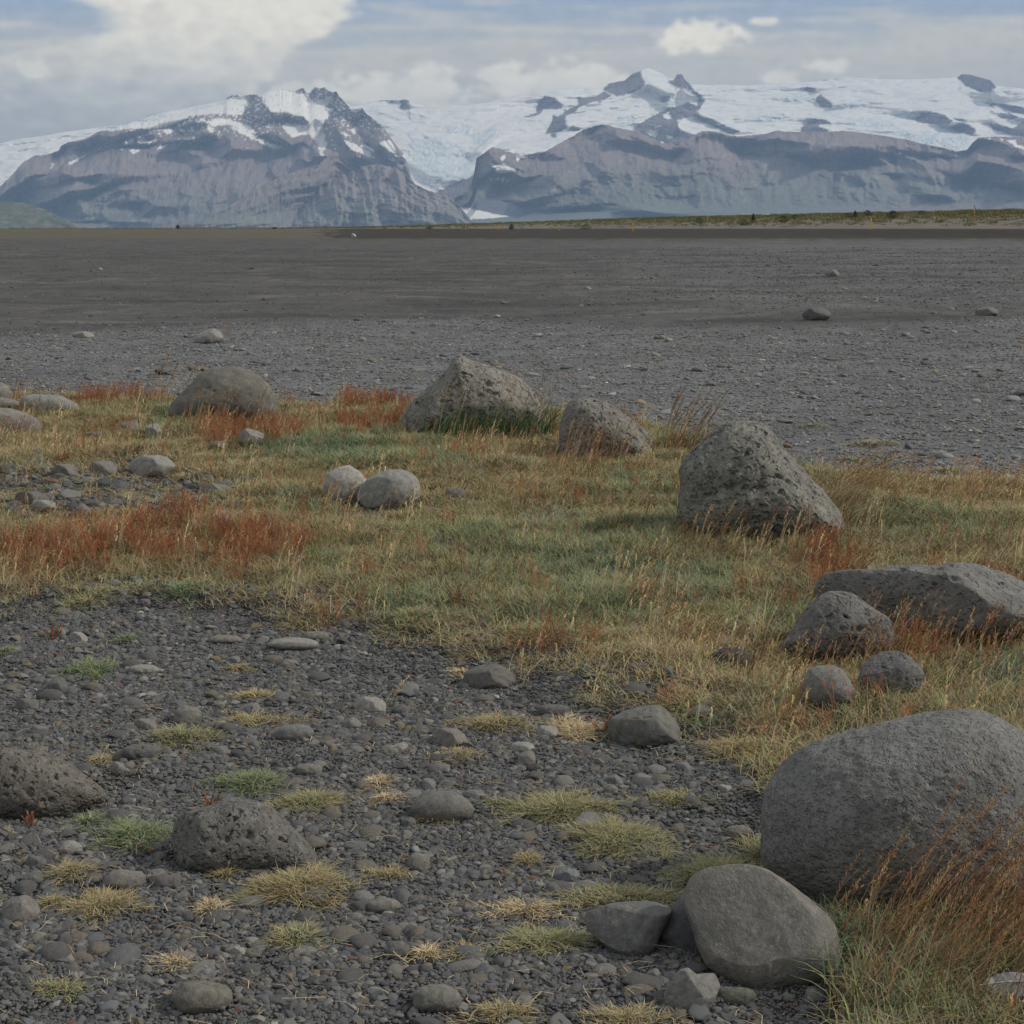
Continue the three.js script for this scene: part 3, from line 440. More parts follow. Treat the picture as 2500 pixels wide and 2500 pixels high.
// positions (sphere topology) -> geometry with metre uvs laid on from three sides
function boxed(pos, col, index, tile = 0.35) {
  const n = pos.length / 3, tmp = geometry(pos, null, index), nor = tmp.attributes.normal.array;
  const P = [], N = [], C = [], T = [], I = [], seen = [new Int32Array(n).fill(-1), new Int32Array(n).fill(-1), new Int32Array(n).fill(-1)];
  for (let f = 0; f < index.length; f += 3) {
    let nx = 0, ny = 0, nz = 0;
    for (let k = 0; k < 3; k++) { const v = index[f + k] * 3; nx += nor[v]; ny += nor[v + 1]; nz += nor[v + 2]; }
    nx = Math.abs(nx); ny = Math.abs(ny); nz = Math.abs(nz);
    const axis = nx > ny && nx > nz ? 0 : ny > nz ? 1 : 2;
    for (let k = 0; k < 3; k++) {
      const v = index[f + k];
      if (seen[axis][v] < 0) {
        seen[axis][v] = P.length / 3;
        const x = pos[v * 3], y = pos[v * 3 + 1], z = pos[v * 3 + 2];
        P.push(x, y, z); N.push(nor[v * 3], nor[v * 3 + 1], nor[v * 3 + 2]); C.push(col[v * 3], col[v * 3 + 1], col[v * 3 + 2]);
        T.push(...(axis === 0 ? [z / tile, y / tile] : axis === 1 ? [x / tile, z / tile] : [x / tile, y / tile]));
      }
      I.push(seen[axis][v]);
    }
  }
  const g = new THREE.BufferGeometry();
  g.setAttribute('position', new THREE.BufferAttribute(new Float32Array(P), 3));
  g.setAttribute('normal', new THREE.BufferAttribute(new Float32Array(N), 3));
  g.setAttribute('color', new THREE.BufferAttribute(new Float32Array(C), 3));
  g.setAttribute('uv', new THREE.BufferAttribute(new Float32Array(T), 2));
  g.setIndex(I);
  return g;
}
const footprints = [[0.955, -2.98, 0.085, 0.085]];   // [x, z, radius] of everything pebbles and grass keep clear of
let rockSeed = 100;
// A boulder: its outline as surveyed gives width and height, `deep` its thickness against the mean of both, `flats` the worn faces
function boulder(o) {
  const seed = rockSeed += 13, pts = o.outline;
  let minU = 1e9, maxU = -1e9, minV = 1e9, maxV = -1e9;
  for (const [u, v] of pts) { minU = Math.min(minU, u); maxU = Math.max(maxU, u); minV = Math.min(minV, v); maxV = Math.max(maxV, v); }
  const cu = o.cu ?? (minU + maxU) / 2, cv = o.cv ?? (minV + maxV) / 2;
  const R = new Float32Array(360);
  for (let a = 0; a < 360; a++) {
    const dx = Math.cos(a * Math.PI / 180), dy = -Math.sin(a * Math.PI / 180);
    let best = 1;
    for (let i = 0, j = pts.length - 1; i < pts.length; j = i++) {
      const ax = pts[j][0] - cu, ay = pts[j][1] - cv, ex = pts[i][0] - pts[j][0], ey = pts[i][1] - pts[j][1], det = dx * ey - dy * ex;
      if (Math.abs(det) < 1e-9) continue;
      const t = (ax * ey - ay * ex) / det, s = (ax * dy - ay * dx) / det;
      if (t > 0 && s >= -1e-6 && s <= 1 + 1e-6) best = Math.max(best, t);
    }
    R[a] = best;
  }
  for (let it = 0; it < (o.round ?? 3); it++) { const c = R.slice(); for (let a = 0; a < 360; a++) R[a] = (c[(a + 358) % 360] + c[(a + 359) % 360] + c[a] + c[(a + 1) % 360] + c[(a + 2) % 360]) / 5; }
  // stand it where its foot meets the ground
  const foot = groundAt(cu, o.base ?? maxV - 0.05 * (maxV - minV));
  const half0 = ((maxU - minU) + (maxV - minV)) / 4, deep = (o.deep ?? 0.9) * half0;
  const dFoot = -(foot.z * CP) - SP * (foot.y - EYE), metre0 = dFoot / FOCAL, dist = dFoot + deep * metre0 * (o.sit ?? 0.55), metre = dist / FOCAL;
  const x = (cu - HALF) / FOCAL, y = (HALF - cv) / FOCAL, C = new THREE.Vector3(x * dist, EYE + (y * CP - SP) * dist, -(CP + y * SP) * dist);
  const fwd = new THREE.Vector3(x, y * CP - SP, -(CP + y * SP)).normalize(), right = new THREE.Vector3(1, 0, 0).addScaledVector(fwd, -fwd.x).normalize(), up = new THREE.Vector3().crossVectors(right, fwd);
  const s = sphere(o.detail ?? 18), sp = s.attributes.position.array, n = sp.length / 3, pos = new Float32Array(n * 3), col = new Float32Array(n * 3), half = half0 * metre, pw = o.box ?? 0.82;
  const flats = (o.flats ?? []).map(([a, b, c, d]) => [new THREE.Vector3(a, b, c).normalize(), d * half]);
  const p = new THREE.Vector3(), dir = new THREE.Vector3(), base = new THREE.Vector3(C.x, heightAt(C.x, C.z), C.z);
  const tone = o.tone ?? [0.11, 0.108, 0.102], rough = o.rough ?? 0.05, bub = (o.pits ?? []).map(([size, depth, share]) => [size, depth, share]);
  for (let i = 0; i < n; i++) {
    const sx = sp[i * 3], sy = sp[i * 3 + 1], sz = sp[i * 3 + 2], flat = Math.hypot(sx, sy), ang = (Math.atan2(sy, sx) * 180 / Math.PI + 360) % 360, a0 = Math.floor(ang) % 360, r = lerp(R[a0], R[(a0 + 1) % 360], ang - Math.floor(ang));
    const q = Math.pow(flat, pw), w = Math.pow(Math.abs(sz), pw) * Math.sign(sz);
    p.set(flat > 1e-6 ? sx / flat * q * r * metre : 0, flat > 1e-6 ? sy / flat * q * r * metre : 0, w * deep * metre * lerp(1, r / half0, 0.6 * (1 - Math.abs(sz))));
    for (const [nn, d] of flats) { const e = p.dot(nn) - d; if (e > 0) p.addScaledVector(nn, -e * 0.78); }
    dir.copy(p).normalize();
    const f = half, X = p.x, Y = p.y, Z = p.z;
    let dis = rough * f * (0.9 * fbm3(X / f * 1.3 + seed, Y / f * 1.3, Z / f * 1.3, 3) * (1 - 0.5 * flat) + 0.30 * fbm3(X / f * 5, Y / f * 5 + seed, Z / f * 5, 4)), dented = 0;
    if (o.ribs) dis += o.ribs[1] * fbm3(X / o.ribs[0], Y / o.ribs[0] * (o.ribs[2] ?? 1), Z / o.ribs[0] + seed, 3);
    for (const [size, depth, share] of bub) { const e = pit(X + seed, Y, Z, size, share * clamp(0.75 + 0.9 * fbm3(X / f * 1.8, Y / f * 1.8, Z / f * 1.8 + seed, 2), 0.1, 1.3)); dis -= e * depth; dented = Math.max(dented, e); }
    p.addScaledVector(dir, dis);
    const t = 1 + 0.38 * fbm3(X / f * 2.5, Y / f * 2.5, Z / f * 2.5 + seed, 4) + 0.10 * n3(X * 60, Y * 60, Z * 60);
    let c = tone.map((q2) => q2 * t);
    if (o.lichen) c = blend(c, o.lichenTone ?? [0.20, 0.20, 0.18], o.lichen * smooth(n3(X * 120 + seed, Y * 120, Z * 120) + 0.8 * fbm3(X / f * 2.4, Y / f * 2.4, Z / f * 2.4, 2), 0.72, 0.9));
    if (o.moss) c = blend(c, [0.075, 0.062, 0.022], o.moss * smooth(fbm3(X / f * 2.2 + seed, Y / f * 2.2, Z / f * 2.2, 4) + 0.25 * n3(X * 90, Y * 90, Z * 90), 0.28, 0.5));
    col.set(c, i * 3);
    pos[i * 3] = C.x + right.x * p.x + up.x * p.y - fwd.x * p.z - base.x;
    pos[i * 3 + 1] = C.y + right.y * p.x + up.y * p.y - fwd.y * p.z - base.y;
    pos[i * 3 + 2] = C.z + right.z * p.x + up.z * p.y - fwd.z * p.z - base.z;
  }
  const mesh = new THREE.Mesh(boxed(pos, col, s.index.array, o.tile ?? 0.35), o.material ?? stoneMaterial);
  mesh.position.copy(base);
  footprints.push([C.x, C.z, Math.max((maxU - minU) / 2, deep) * metre * 0.86, (maxU - minU) / 2 * metre]);
  return tag(mesh, o.name ?? 'boulder', o.label, o.category ?? 'boulder', o.group);
}
const Q = (ox, oy) => (pts) => pts.map(([x, y]) => [x * 0.34 + ox, y * 0.34 + oy]);
const Q1 = Q(0, 656.9), Q2 = Q(618.2, 656.9), Q3 = Q(1275.1, 734.2), Q4 = Q(0, 1275.1), Q5 = Q(618.2, 1275.1), Q6 = Q(1275.1, 1275.1);
const oval = (u0, v0, u1, v1, seed = 1) => { const r = random(seed * 77 + 5), out = [], k = 14, sq = 0.75 + 0.2 * r(); const j = Array.from({ length: k }, () => 0.9 + 0.17 * r()); for (let i = 0; i < k; i++) { const a = i / k * 2 * Math.PI, c = Math.cos(a), s = Math.sin(a); out.push([(u0 + u1) / 2 + (u1 - u0) / 2 * Math.sign(c) * Math.pow(Math.abs(c), sq) * j[i], (v0 + v1) / 2 + (v1 - v0) / 2 * Math.sign(s) * Math.pow(Math.abs(s), sq) * j[i]]); } return out; };
const DARK = [0.098, 0.095, 0.092], WARM = [0.145, 0.136, 0.122], LIGHT = [0.205, 0.197, 0.180], COOL = [0.128, 0.130, 0.130];

boulder({ outline: Q6([[478, 1060], [486, 800], [502, 650], [555, 550], [620, 470], [720, 400], [860, 340], [1000, 298], [1200, 250], [1400, 213], [1560, 198], [1700, 205], [1820, 255], [1932, 320], [2050, 420], [2120, 560], [2150, 800], [2120, 1050], [2000, 1270], [1700, 1400], [1300, 1390], [1000, 1350], [800, 1300], [600, 1180]]), cu: 1715, cv: 1530, base: 1718, deep: 0.8, sit: 0.75, detail: 84, box: 0.86, rough: 0.035, ribs: [0.03, 0.003, 1.8], pits: [[0.018, 0.008, 0.35]], material: porousFine, tile: 0.36, tone: [0.152, 0.149, 0.142], lichen: 0.35, label: 'huge smooth grey boulder with rippled grainy skin behind tall rusty grass' });
boulder({ outline: Q6([[50, 1230], [60, 1180], [100, 1110], [180, 1070], [300, 1052], [420, 1055], [520, 1080], [600, 1130], [700, 1205], [790, 1280], [850, 1340], [880, 1390], [902, 1480], [905, 1580], [880, 1650], [800, 1690], [700, 1705], [600, 1725], [500, 1755], [420, 1758], [340, 1735], [240, 1668], [160, 1600], [120, 1500], [90, 1400], [55, 1290]]), cu: 1440, cv: 1745, base: 1850, deep: 0.62, sit: 0.5, detail: 62, box: 0.74, rough: 0.03, flats: [[-0.1, 0.25, 1, 0.42], [0.55, 0.55, 0.6, 0.78]], tone: [0.140, 0.132, 0.118], lichen: 0.8, lichenTone: [0.22, 0.22, 0.21], material: finestone, pits: [[0.03, 0.006, 0.12]], label: 'smooth rounded grey rock speckled with pale lichen beside the huge boulder' });
boulder({ outline: Q5([[1422, 1345], [1438, 1310], [1560, 1270], [1700, 1240], [1800, 1220], [1842, 1234], [1870, 1268], [1912, 1288], [1906, 1332], [1850, 1430], [1812, 1520], [1780, 1552], [1690, 1574], [1600, 1544], [1500, 1462], [1440, 1402]]), cu: 1178, cv: 1748, base: 1796, deep: 0.7, sit: 0.45, detail: 44, box: 0.72, round: 2, rough: 0.03, flats: [[-0.35, 0.15, 1, 0.40], [0.1, 1, 0.35, 0.52]], tone: [0.110, 0.108, 0.104], lichen: 0.6, material: finestone, label: 'wedge shaped grey rock with a pale top edge, propped on gravel' });
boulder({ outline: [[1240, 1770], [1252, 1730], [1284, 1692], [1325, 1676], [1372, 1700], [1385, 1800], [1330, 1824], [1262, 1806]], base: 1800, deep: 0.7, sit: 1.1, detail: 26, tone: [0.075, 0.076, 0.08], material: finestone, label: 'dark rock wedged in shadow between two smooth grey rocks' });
boulder({ outline: [[1252, 1878], [1260, 1856], [1284, 1830], [1300, 1827], [1314, 1839], [1350, 1836], [1359, 1860], [1346, 1892], [1322, 1917], [1275, 1914], [1256, 1897]], base: 1908, deep: 0.8, sit: 0.5, detail: 34, round: 2, box: 0.75, rough: 0.04, flats: [[-0.5, -0.1, 1, 0.5], [0.5, 0.5, 0.7, 0.66]], tone: [0.150, 0.145, 0.135], material: finestone, name: 'stone', category: 'stone', label: 'small pale angular stone in front of the lichen speckled rock' });
boulder({ outline: oval(1345, 1862, 1424, 1900, 4), base: 1894, deep: 0.8, detail: 16, tone: [0.10, 0.105, 0.085], material: finestone, name: 'stone', category: 'stone', label: 'flat greenish stone tucked under the lichen speckled rock' });
boulder({ outline: oval(1664, 1868, 1728, 1902, 6), base: 1896, deep: 0.9, detail: 16, tone: COOL, material: finestone, name: 'stone', category: 'stone', label: 'bluish grey stone sunk in the grass below the rusty tussocks' });
boulder({ outline: Q4([[-140, 560], [-110, 480], [-60, 425], [0, 395], [100, 410], [200, 414], [300, 445], [400, 500], [480, 560], [560, 622], [592, 662], [580, 692], [500, 742], [420, 792], [330, 824], [220, 834], [100, 805], [0, 775], [-110, 690]]), cu: 80, cv: 1482, base: 1545, deep: 0.85, sit: 0.6, detail: 52, box: 0.86, rough: 0.04, pits: [[0.022, 0.020, 0.62]], material: porous, tile: 0.55, tone: [0.125, 0.114, 0.098], label: 'brownish boulder riddled with small bubble holes, in the dark gravel' });
boulder({ outline: Q4([[950, 850], [965, 802], [1020, 766], [1100, 740], [1170, 718], [1240, 682], [1330, 678], [1420, 694], [1500, 730], [1570, 790], [1650, 870], [1720, 940], [1766, 1000], [1772, 1062], [1740, 1085], [1600, 1100], [1400, 1110], [1200, 1110], [1080, 1095], [1010, 1045], [975, 985], [955, 920]]), cu: 455, cv: 1580, base: 1638, deep: 0.75, sit: 0.6, detail: 58, box: 0.8, rough: 0.04, flats: [[0.1, 0.9, 0.7, 0.72], [-0.9, 0.1, 0.5, 0.95]], pits: [[0.026, 0.020, 0.45]], material: porous, tile: 0.55, tone: [0.122, 0.116, 0.106], label: 'low charcoal lava boulder with a rough pitted face among small tufts' });
boulder({ outline: Q2([[385, 470], [408, 380], [450, 310], [530, 240], [610, 180], [670, 110], [708, 50], [735, 33], [790, 65], [850, 85], [960, 125], [1060, 155], [1110, 210], [1170, 280], [1200, 360], [1180, 450], [1050, 520], [800, 520], [550, 510]]), cu: 880, cv: 760, base: 822, deep: 0.75, sit: 0.6, detail: 50, box: 0.84, round: 4, rough: 0.06, flats: [[-0.75, 0.25, 0.62, 0.80], [0.45, 0.6, 0.66, 0.76]], pits: [[0.075, 0.070, 0.30], [0.040, 0.032, 0.42]], material: porousFar, tile: 1.5, tone: [0.185, 0.176, 0.156], label: 'pyramid shaped grey lava boulder with deep holes and green grass at foot' });
boulder({ outline: Q2([[1284, 640], [1285, 440], [1300, 380], [1330, 310], [1370, 280], [1430, 273], [1530, 294], [1610, 338], [1700, 408], [1760, 448], [1805, 520], [1810, 590], [1700, 650], [1500, 670], [1320, 670]]), cu: 1140, cv: 820, base: 868, deep: 0.8, sit: 0.6, detail: 40, box: 0.86, round: 5, rough: 0.06, flats: [[0.75, 0.45, 0.5, 0.78]], pits: [[0.045, 0.036, 0.30]], material: porousFar, tile: 1.2, tone: [0.172, 0.160, 0.144], label: 'rounded grey lava boulder half hidden by reddish grass stalks' });
boulder({ outline: Q3([[10, 760], [25, 560], [22, 440], [60, 378], [110, 318], [170, 268], [240, 213], [290, 188], [350, 177], [430, 184], [490, 204], [540, 250], [570, 300], [630, 370], [700, 450], [770, 530], [830, 590], [880, 650], [930, 735], [925, 810], [800, 860], [600, 880], [400, 880], [200, 880], [60, 850]]), cu: 1425, cv: 920, base: 1015, deep: 0.8, sit: 0.55, detail: 70, box: 0.86, round: 5, rough: 0.06, flats: [[0.75, 0.4, 0.5, 0.82]], pits: [[0.046, 0.036, 0.34], [0.028, 0.022, 0.45]], ribs: [0.14, 0.014, 0.5], material: porousFar, tile: 1.1, tone: [0.172, 0.167, 0.146], label: 'tall dome shaped lava boulder with pores and a vertical furrow' });
boulder({ outline: Q3([[765, 1120], [798, 1052], [850, 1014], [960, 999], [1070, 999], [1200, 979], [1330, 974], [1450, 984], [1540, 964], [1640, 964], [1740, 988], [1850, 1028], [1932, 1072], [2020, 1130], [2070, 1250], [1960, 1340], [1800, 1390], [1600, 1400], [1400, 1390], [1200, 1360], [1000, 1300], [850, 1220]]), cu: 1755, cv: 1130, base: 1196, deep: 0.62, sit: 0.55, detail: 60, box: 0.7, round: 2, rough: 0.05, flats: [[-0.25, -0.12, 1, 0.42], [0.45, 0.75, 0.5, 0.58]], pits: [[0.05, 0.038, 0.2]], material: porous, tile: 0.8, tone: [0.142, 0.138, 0.130], label: 'long slab like dark boulder with a pale sloping shoulder, in brown grass' });
boulder({ outline: Q3([[570, 1440], [640, 1350], [690, 1260], [740, 1198], [800, 1148], [850, 1120], [920, 1116], [980, 1133], [1040, 1178], [1110, 1228], [1180, 1270], [1205, 1345], [1200, 1440], [1100, 1510], [900, 1530], [700, 1520]]), cu: 1578, cv: 1185, base: 1240, deep: 0.8, detail: 46, box: 0.82, rough: 0.05, pits: [[0.030, 0.028, 0.6]], material: porous, tile: 0.7, tone: [0.130, 0.124, 0.118], label: 'spongy dark lava rock leaning against the long slab boulder' });
boulder({ outline: Q3([[688, 1665], [700, 1600], [740, 1550], [800, 1533], [880, 1533], [930, 1558], [960, 1608], [992, 1672], [985, 1745], [850, 1780], [740, 1765], [698, 1725]]), base: 1338, deep: 0.95, detail: 34, box: 0.9, rough: 0.03, tone: [0.150, 0.148, 0.140], material: finestone, lichen: 0.3, label: 'smooth egg shaped grey rock in dry grass' });
boulder({ outline: Q3([[1015, 1610], [1040, 1530], [1080, 1488], [1150, 1453], [1220, 1448], [1290, 1478], [1340, 1528], [1375, 1580], [1345, 1665], [1250, 1728], [1130, 1730], [1040, 1690]]), base: 1324, deep: 0.85, detail: 40, box: 0.8, rough: 0.06, flats: [[-0.3, 0.8, 0.5, 0.6]], material: porousFine, tile: 0.4, pits: [[0.018, 0.010, 0.4]], tone: [0.118, 0.116, 0.114], label: 'dull grey porous rock touching the egg shaped one' });
boulder({ outline: Q3([[183, 1530], [195, 1470], [240, 1440], [330, 1433], [400, 1453], [428, 1500], [415, 1570], [330, 1610], [220, 1600]]), base: 1275, deep: 0.9, detail: 28, rough: 0.1, pits: [[0.03, 0.025, 0.6]], tone: [0.066, 0.058, 0.058], name: 'stone', category: 'stone', label: 'small blackish crumbly lava stone in dry brown grass' });
boulder({ outline: [[610, 918], [618, 893], [640, 880], [660, 878], [680, 890], [694, 908], [702, 926], [690, 946], [640, 956], [614, 944]], base: 946, deep: 0.9, detail: 26, rough: 0.05, tone: [0.26, 0.245, 0.22], material: finestone, label: 'pale beige rounded rock, smaller of a touching pair in the meadow' });
boulder({ outline: Q2([[158, 835], [175, 780], [215, 730], [270, 698], [340, 674], [400, 673], [460, 688], [502, 730], [518, 785], [505, 840], [440, 890], [370, 912], [290, 910], [210, 895]]), base: 958, deep: 0.9, detail: 36, box: 0.85, rough: 0.04, flats: [[-0.5, 0.1, 0.9, 0.72]], tone: [0.20, 0.197, 0.183], material: finestone, lichen: 0.2, label: 'rounded grey rock, larger of a touching pair in the meadow' });
boulder({ outline: oval(838, 920, 880, 952, 9), base: 947, detail: 14, tone: [0.15, 0.135, 0.125], name: 'stone', category: 'stone', label: 'small pinkish grey stone just off the touching pair of rocks' });
boulder({ outline: Q1([[935, 370], [955, 305], [1010, 250], [1060, 198], [1110, 140], [1180, 108], [1260, 98], [1330, 103], [1400, 128], [1450, 163], [1500, 215], [1530, 280], [1542, 360], [1500, 420], [1300, 430], [1100, 430], [980, 420]]), base: 795, deep: 0.85, detail: 40, box: 0.84, rough: 0.035, pits: [[0.03, 0.010, 0.3]], tone: [0.140, 0.134, 0.118], label: 'big dome shaped boulder at the far edge of the red grass' });
boulder({ outline: oval(408, 745, 490, 796, 12), base: 792, detail: 20, sit: 0.2, tone: [0.125, 0.120, 0.108], name: 'stone', category: 'stone', label: 'grey stone leaning against the foot of the far dome boulder' });
boulder({ outline: Q1([[112, 305], [130, 270], [180, 254], [270, 258], [330, 261], [390, 288], [438, 325], [428, 358], [330, 378], [220, 378], [140, 360]]), base: 782, deep: 0.8, detail: 30, box: 0.78, rough: 0.03, tone: [0.180, 0.178, 0.170], material: finestone, label: 'long smooth pale rock lying at the end of the stacked stones' });
boulder({ outline: Q1([[-120, 250], [-60, 195], [0, 188], [45, 210], [66, 250], [55, 300], [-60, 330]]), base: 768, detail: 24, tone: [0.165, 0.155, 0.138], material: finestone, label: 'beige rock at the back of the stacked stones' });
boulder({ outline: Q1([[-60, 300], [0, 272], [60, 282], [112, 300], [118, 320], [90, 340], [0, 345], [-60, 340]]), base: 772, sit: 0.2, detail: 22, tone: [0.165, 0.155, 0.14], material: finestone, name: 'stone', category: 'stone', label: 'flat wedge stone squeezed between the stacked rocks' });
boulder({ outline: Q1([[-120, 400], [-80, 345], [0, 330], [60, 335], [140, 358], [200, 390], [228, 440], [228, 500], [100, 515], [-80, 505]]), base: 822, deep: 0.85, detail: 30, box: 0.8, tone: [0.165, 0.156, 0.142], material: finestone, label: 'broad beige rock at the front of the stacked stones' });
const facets = (seed) => { const r = random(seed * 31 + 7); return [[-0.4 - 0.5 * r(), 0.5 * r() - 0.1, 0.5 + 0.4 * r(), 0.45 + 0.3 * r()], [0.3 + 0.5 * r(), 0.5 + 0.4 * r(), 0.3 + 0.4 * r(), 0.5 + 0.25 * r()], [r() - 0.5, 0.9, 0.3, 0.42 + 0.2 * r()]]; };
const middling = [[221, 793, 263, 818, 'grey stone with a bluish tint beside dry stalks', COOL], [274, 793, 306, 830, 'upright pale speckled stone beside a bluish grey stone', LIGHT], [450, 806, 501, 838, 'whitish stone with pink and grey blotches in the red grass', [0.20, 0.185, 0.175]], [162, 814, 198, 832, 'small angular stone with one dark face in yellowish grass', DARK], [240, 857, 331, 898, 'broad grey rock with one dark side, on the stony patch', LIGHT], [164, 866, 221, 896, 'low grey stone on the stony patch beside the broad rock', WARM], [98, 874, 148, 900, 'low rounded stone at the head of the stony patch', WARM], [372, 911, 448, 936, 'flat grey stone slab flush with the thin turf', WARM], [26, 926, 94, 952, 'dark flat stone sunk in thin turf on the stony patch', DARK], [60, 942, 106, 960, 'light grey flat stone in front of a dark one', LIGHT], [142, 946, 170, 978, 'upright rounded stone standing in the stony patch', COOL], [22, 1022, 50, 1042, 'pale stone at the rim of the red sorrel', LIGHT], [118, 1018, 148, 1036, 'pale rounded stone half hidden by the red sorrel', LIGHT], [50, 846, 82, 860, 'tiny dark stone in the orange grass', DARK], [400, 968, 438, 992, 'tilted greyish slab at the grassy end of the stony patch', COOL], [440, 972, 476, 986, 'flat pale stone beside the tilted greyish slab', WARM]];
middling.forEach(([a, b, c, d, label, tone], i) => boulder({ outline: oval(a, b, c, d + 5, 30 + i), base: d, detail: 13, rough: 0.08, box: 0.78, flats: facets(30 + i), tone, material: finestone, name: 'stone', category: 'stone', label }));
// cobbles that can be told apart in the near gravel
const cobbles = [[504, 1202, 602, 1226, 'long flat grey cobble lying across the top of the gravel bed', LIGHT, 1.3], [391, 1197, 459, 1214, 'flat pale cobble flush with the gravel beside a long flat one', WARM, 1.2], [570, 1190, 622, 1208, 'flat cobble behind the long flat one at the grass edge', WARM, 1.1], [126, 1192, 170, 1212, 'rounded pale cobble beside the red sprig and brown cobble', LIGHT], [102, 1180, 124, 1204, 'upright brown cobble beside a red sorrel sprig', WARM], [241, 1253, 303, 1272, 'flat pale cobble with small stones sitting on its end', LIGHT, 1.1], [432, 1235, 454, 1252, 'egg shaped grey cobble standing on the gravel', COOL], [262, 1126, 286, 1147, 'round dark cobble at the foot of the grey green tuft', DARK], [316, 1134, 337, 1147, 'small round dark cobble below the red sorrel', DARK], [203, 1112, 258, 1131, 'dark splintered rock slab under the grey green tufts', DARK], [88, 1270, 127, 1314, 'upright dark weathered rock behind the gravel', DARK], [326, 1330, 381, 1369, 'upright triangular grey cobble behind a yellow tuft', WARM], [250, 1353, 299, 1377, 'rounded brown cobble with a red sprig at its side', WARM], [452, 1324, 493, 1346, 'bluish grey cobble just above a flat straw tuft', COOL], [522, 1365, 592, 1398, 'large smooth bluish grey cobble beside a straw tuft', COOL], [0, 1688, 75, 1742, 'broad angular stone with a notch, in dark gravel', WARM], [194, 1640, 276, 1677, 'flat pointed brown grey cobble among yellow tufts', WARM, 1.1], [112, 1586, 156, 1612, 'smooth oval cobble below the bubbly boulder', LIGHT], [46, 1612, 88, 1639, 'dark blocky cobble next to a yellow tuft', DARK], [41, 1639, 83, 1673, 'dark round cobble under the blocky one', DARK], [292, 1649, 343, 1676, 'dull dark cobble in front of the charcoal boulder', DARK], [326, 1850, 440, 1908, 'big flat brown slab in dark pebble gravel', [0.125, 0.118, 0.098], 1.2], [432, 1785, 472, 1806, 'pale grey cobble with a flat top between yellow green tufts', LIGHT], [231, 1404, 306, 1435, 'flat dark porous stone sunk in the gravel', DARK, 1.1], [27, 1316, 75, 1340, 'dark domed cobble below the upright weathered rock', DARK], [207, 1436, 248, 1459, 'grey triangular cobble near the bubbly boulder', WARM], [775, 1494, 893, 1549, 'broad flat cracked stone sunk in the middle of the gravel', [0.125, 0.118, 0.108], 1.15], [813, 1372, 887, 1408, 'smooth domed cobble above a small yellow tuft', WARM], [667, 1312, 730, 1345, 'pale grey rounded cobble beside two thin dry stalks', LIGHT], [740, 1329, 774, 1349, 'dark rounded cobble on the far side of the dry stalks', DARK], [1143, 1326, 1290, 1403, 'rough round rock with moss spots beside the straw tuft', [0.120, 0.118, 0.108]], [873, 1252, 978, 1300, 'low brown rock at the lower edge of the meadow', [0.105, 0.098, 0.088]], [1180, 1250, 1224, 1266, 'flat black stone in dry grass above the gravel', DARK, 1.2], [1250, 1254, 1272, 1276, 'round black stone in dry grass beside a flat one', DARK], [690, 1695, 758, 1721, 'long low stone behind a rounded one, in coarse pebbles', WARM, 1.1], [725, 1776, 776, 1808, 'dark smooth potato shaped cobble on the coarse pebbles', DARK], [1043, 1636, 1094, 1662, 'smooth bluish oval cobble alone on dark sand', [0.13, 0.135, 0.145]], [776, 1857, 876, 1906, 'pale flat stone with a hollow, beside straggling brown grass', [0.135, 0.128, 0.115], 1.15], [768, 1609, 812, 1644, 'tilted grey cobble leaning in the gravel', WARM], [795, 1462, 823, 1494, 'angular blocky cobble on end above the cracked stone', COOL], [1141, 1460, 1178, 1482, 'angular grey cobble near the meadow edge', COOL], [1012, 1328, 1076, 1352, 'dark flat stone slab behind the straw tuft', DARK, 1.2], [976, 1411, 1010, 1446, 'square topped brownish cobble standing in the gravel', WARM], [754, 1540, 785, 1562, 'dark round cobble at the corner of the cracked stone', DARK], [715, 1404, 752, 1430, 'grey rounded cobble in the middle of the gravel bed', WARM], [740, 1398, 770, 1420, 'pale round cobble touching another in the gravel bed', LIGHT], [1352, 1478, 1386, 1496, 'smooth grey cobble near the huge boulder', LIGHT], [1368, 1556, 1420, 1582, 'grey cobble in short grass by the huge boulder', WARM], [1274, 1434, 1304, 1454, 'grey cobble under bent yellow grass', COOL], [640, 1352, 682, 1374, 'flat grey cobble between the pale rounded and large bluish ones', WARM], [556, 1440, 610, 1462, 'flat brownish cobble below the large bluish one', WARM], [1012, 1366, 1054, 1392, 'pointed flat cobble between two straw cushions', LIGHT], [960, 1398, 1010, 1420, 'long pale cobble with a lighter back', LIGHT], [1140, 1480, 1166, 1500, 'small smooth cobble below an angular one', WARM]];
cobbles.forEach(([a, b, c, d, label, tone, deep], i) => boulder({ outline: oval(a, b, c, d + 0.12 * (d - b) + 2, 60 + i), base: d, deep: deep ?? 0.9, sit: 0.45, detail: 11, rough: 0.08, box: i % 3 ? 0.8 : 0.72, flats: deep || i % 3 === 2 ? [] : facets(60 + i), tone, moss: i === 30 ? 0.7 : 0, pits: i === 23 || i === 30 ? [[0.02, 0.012, 0.5]] : [], material: finestone, name: 'cobble', category: 'stone', label }));
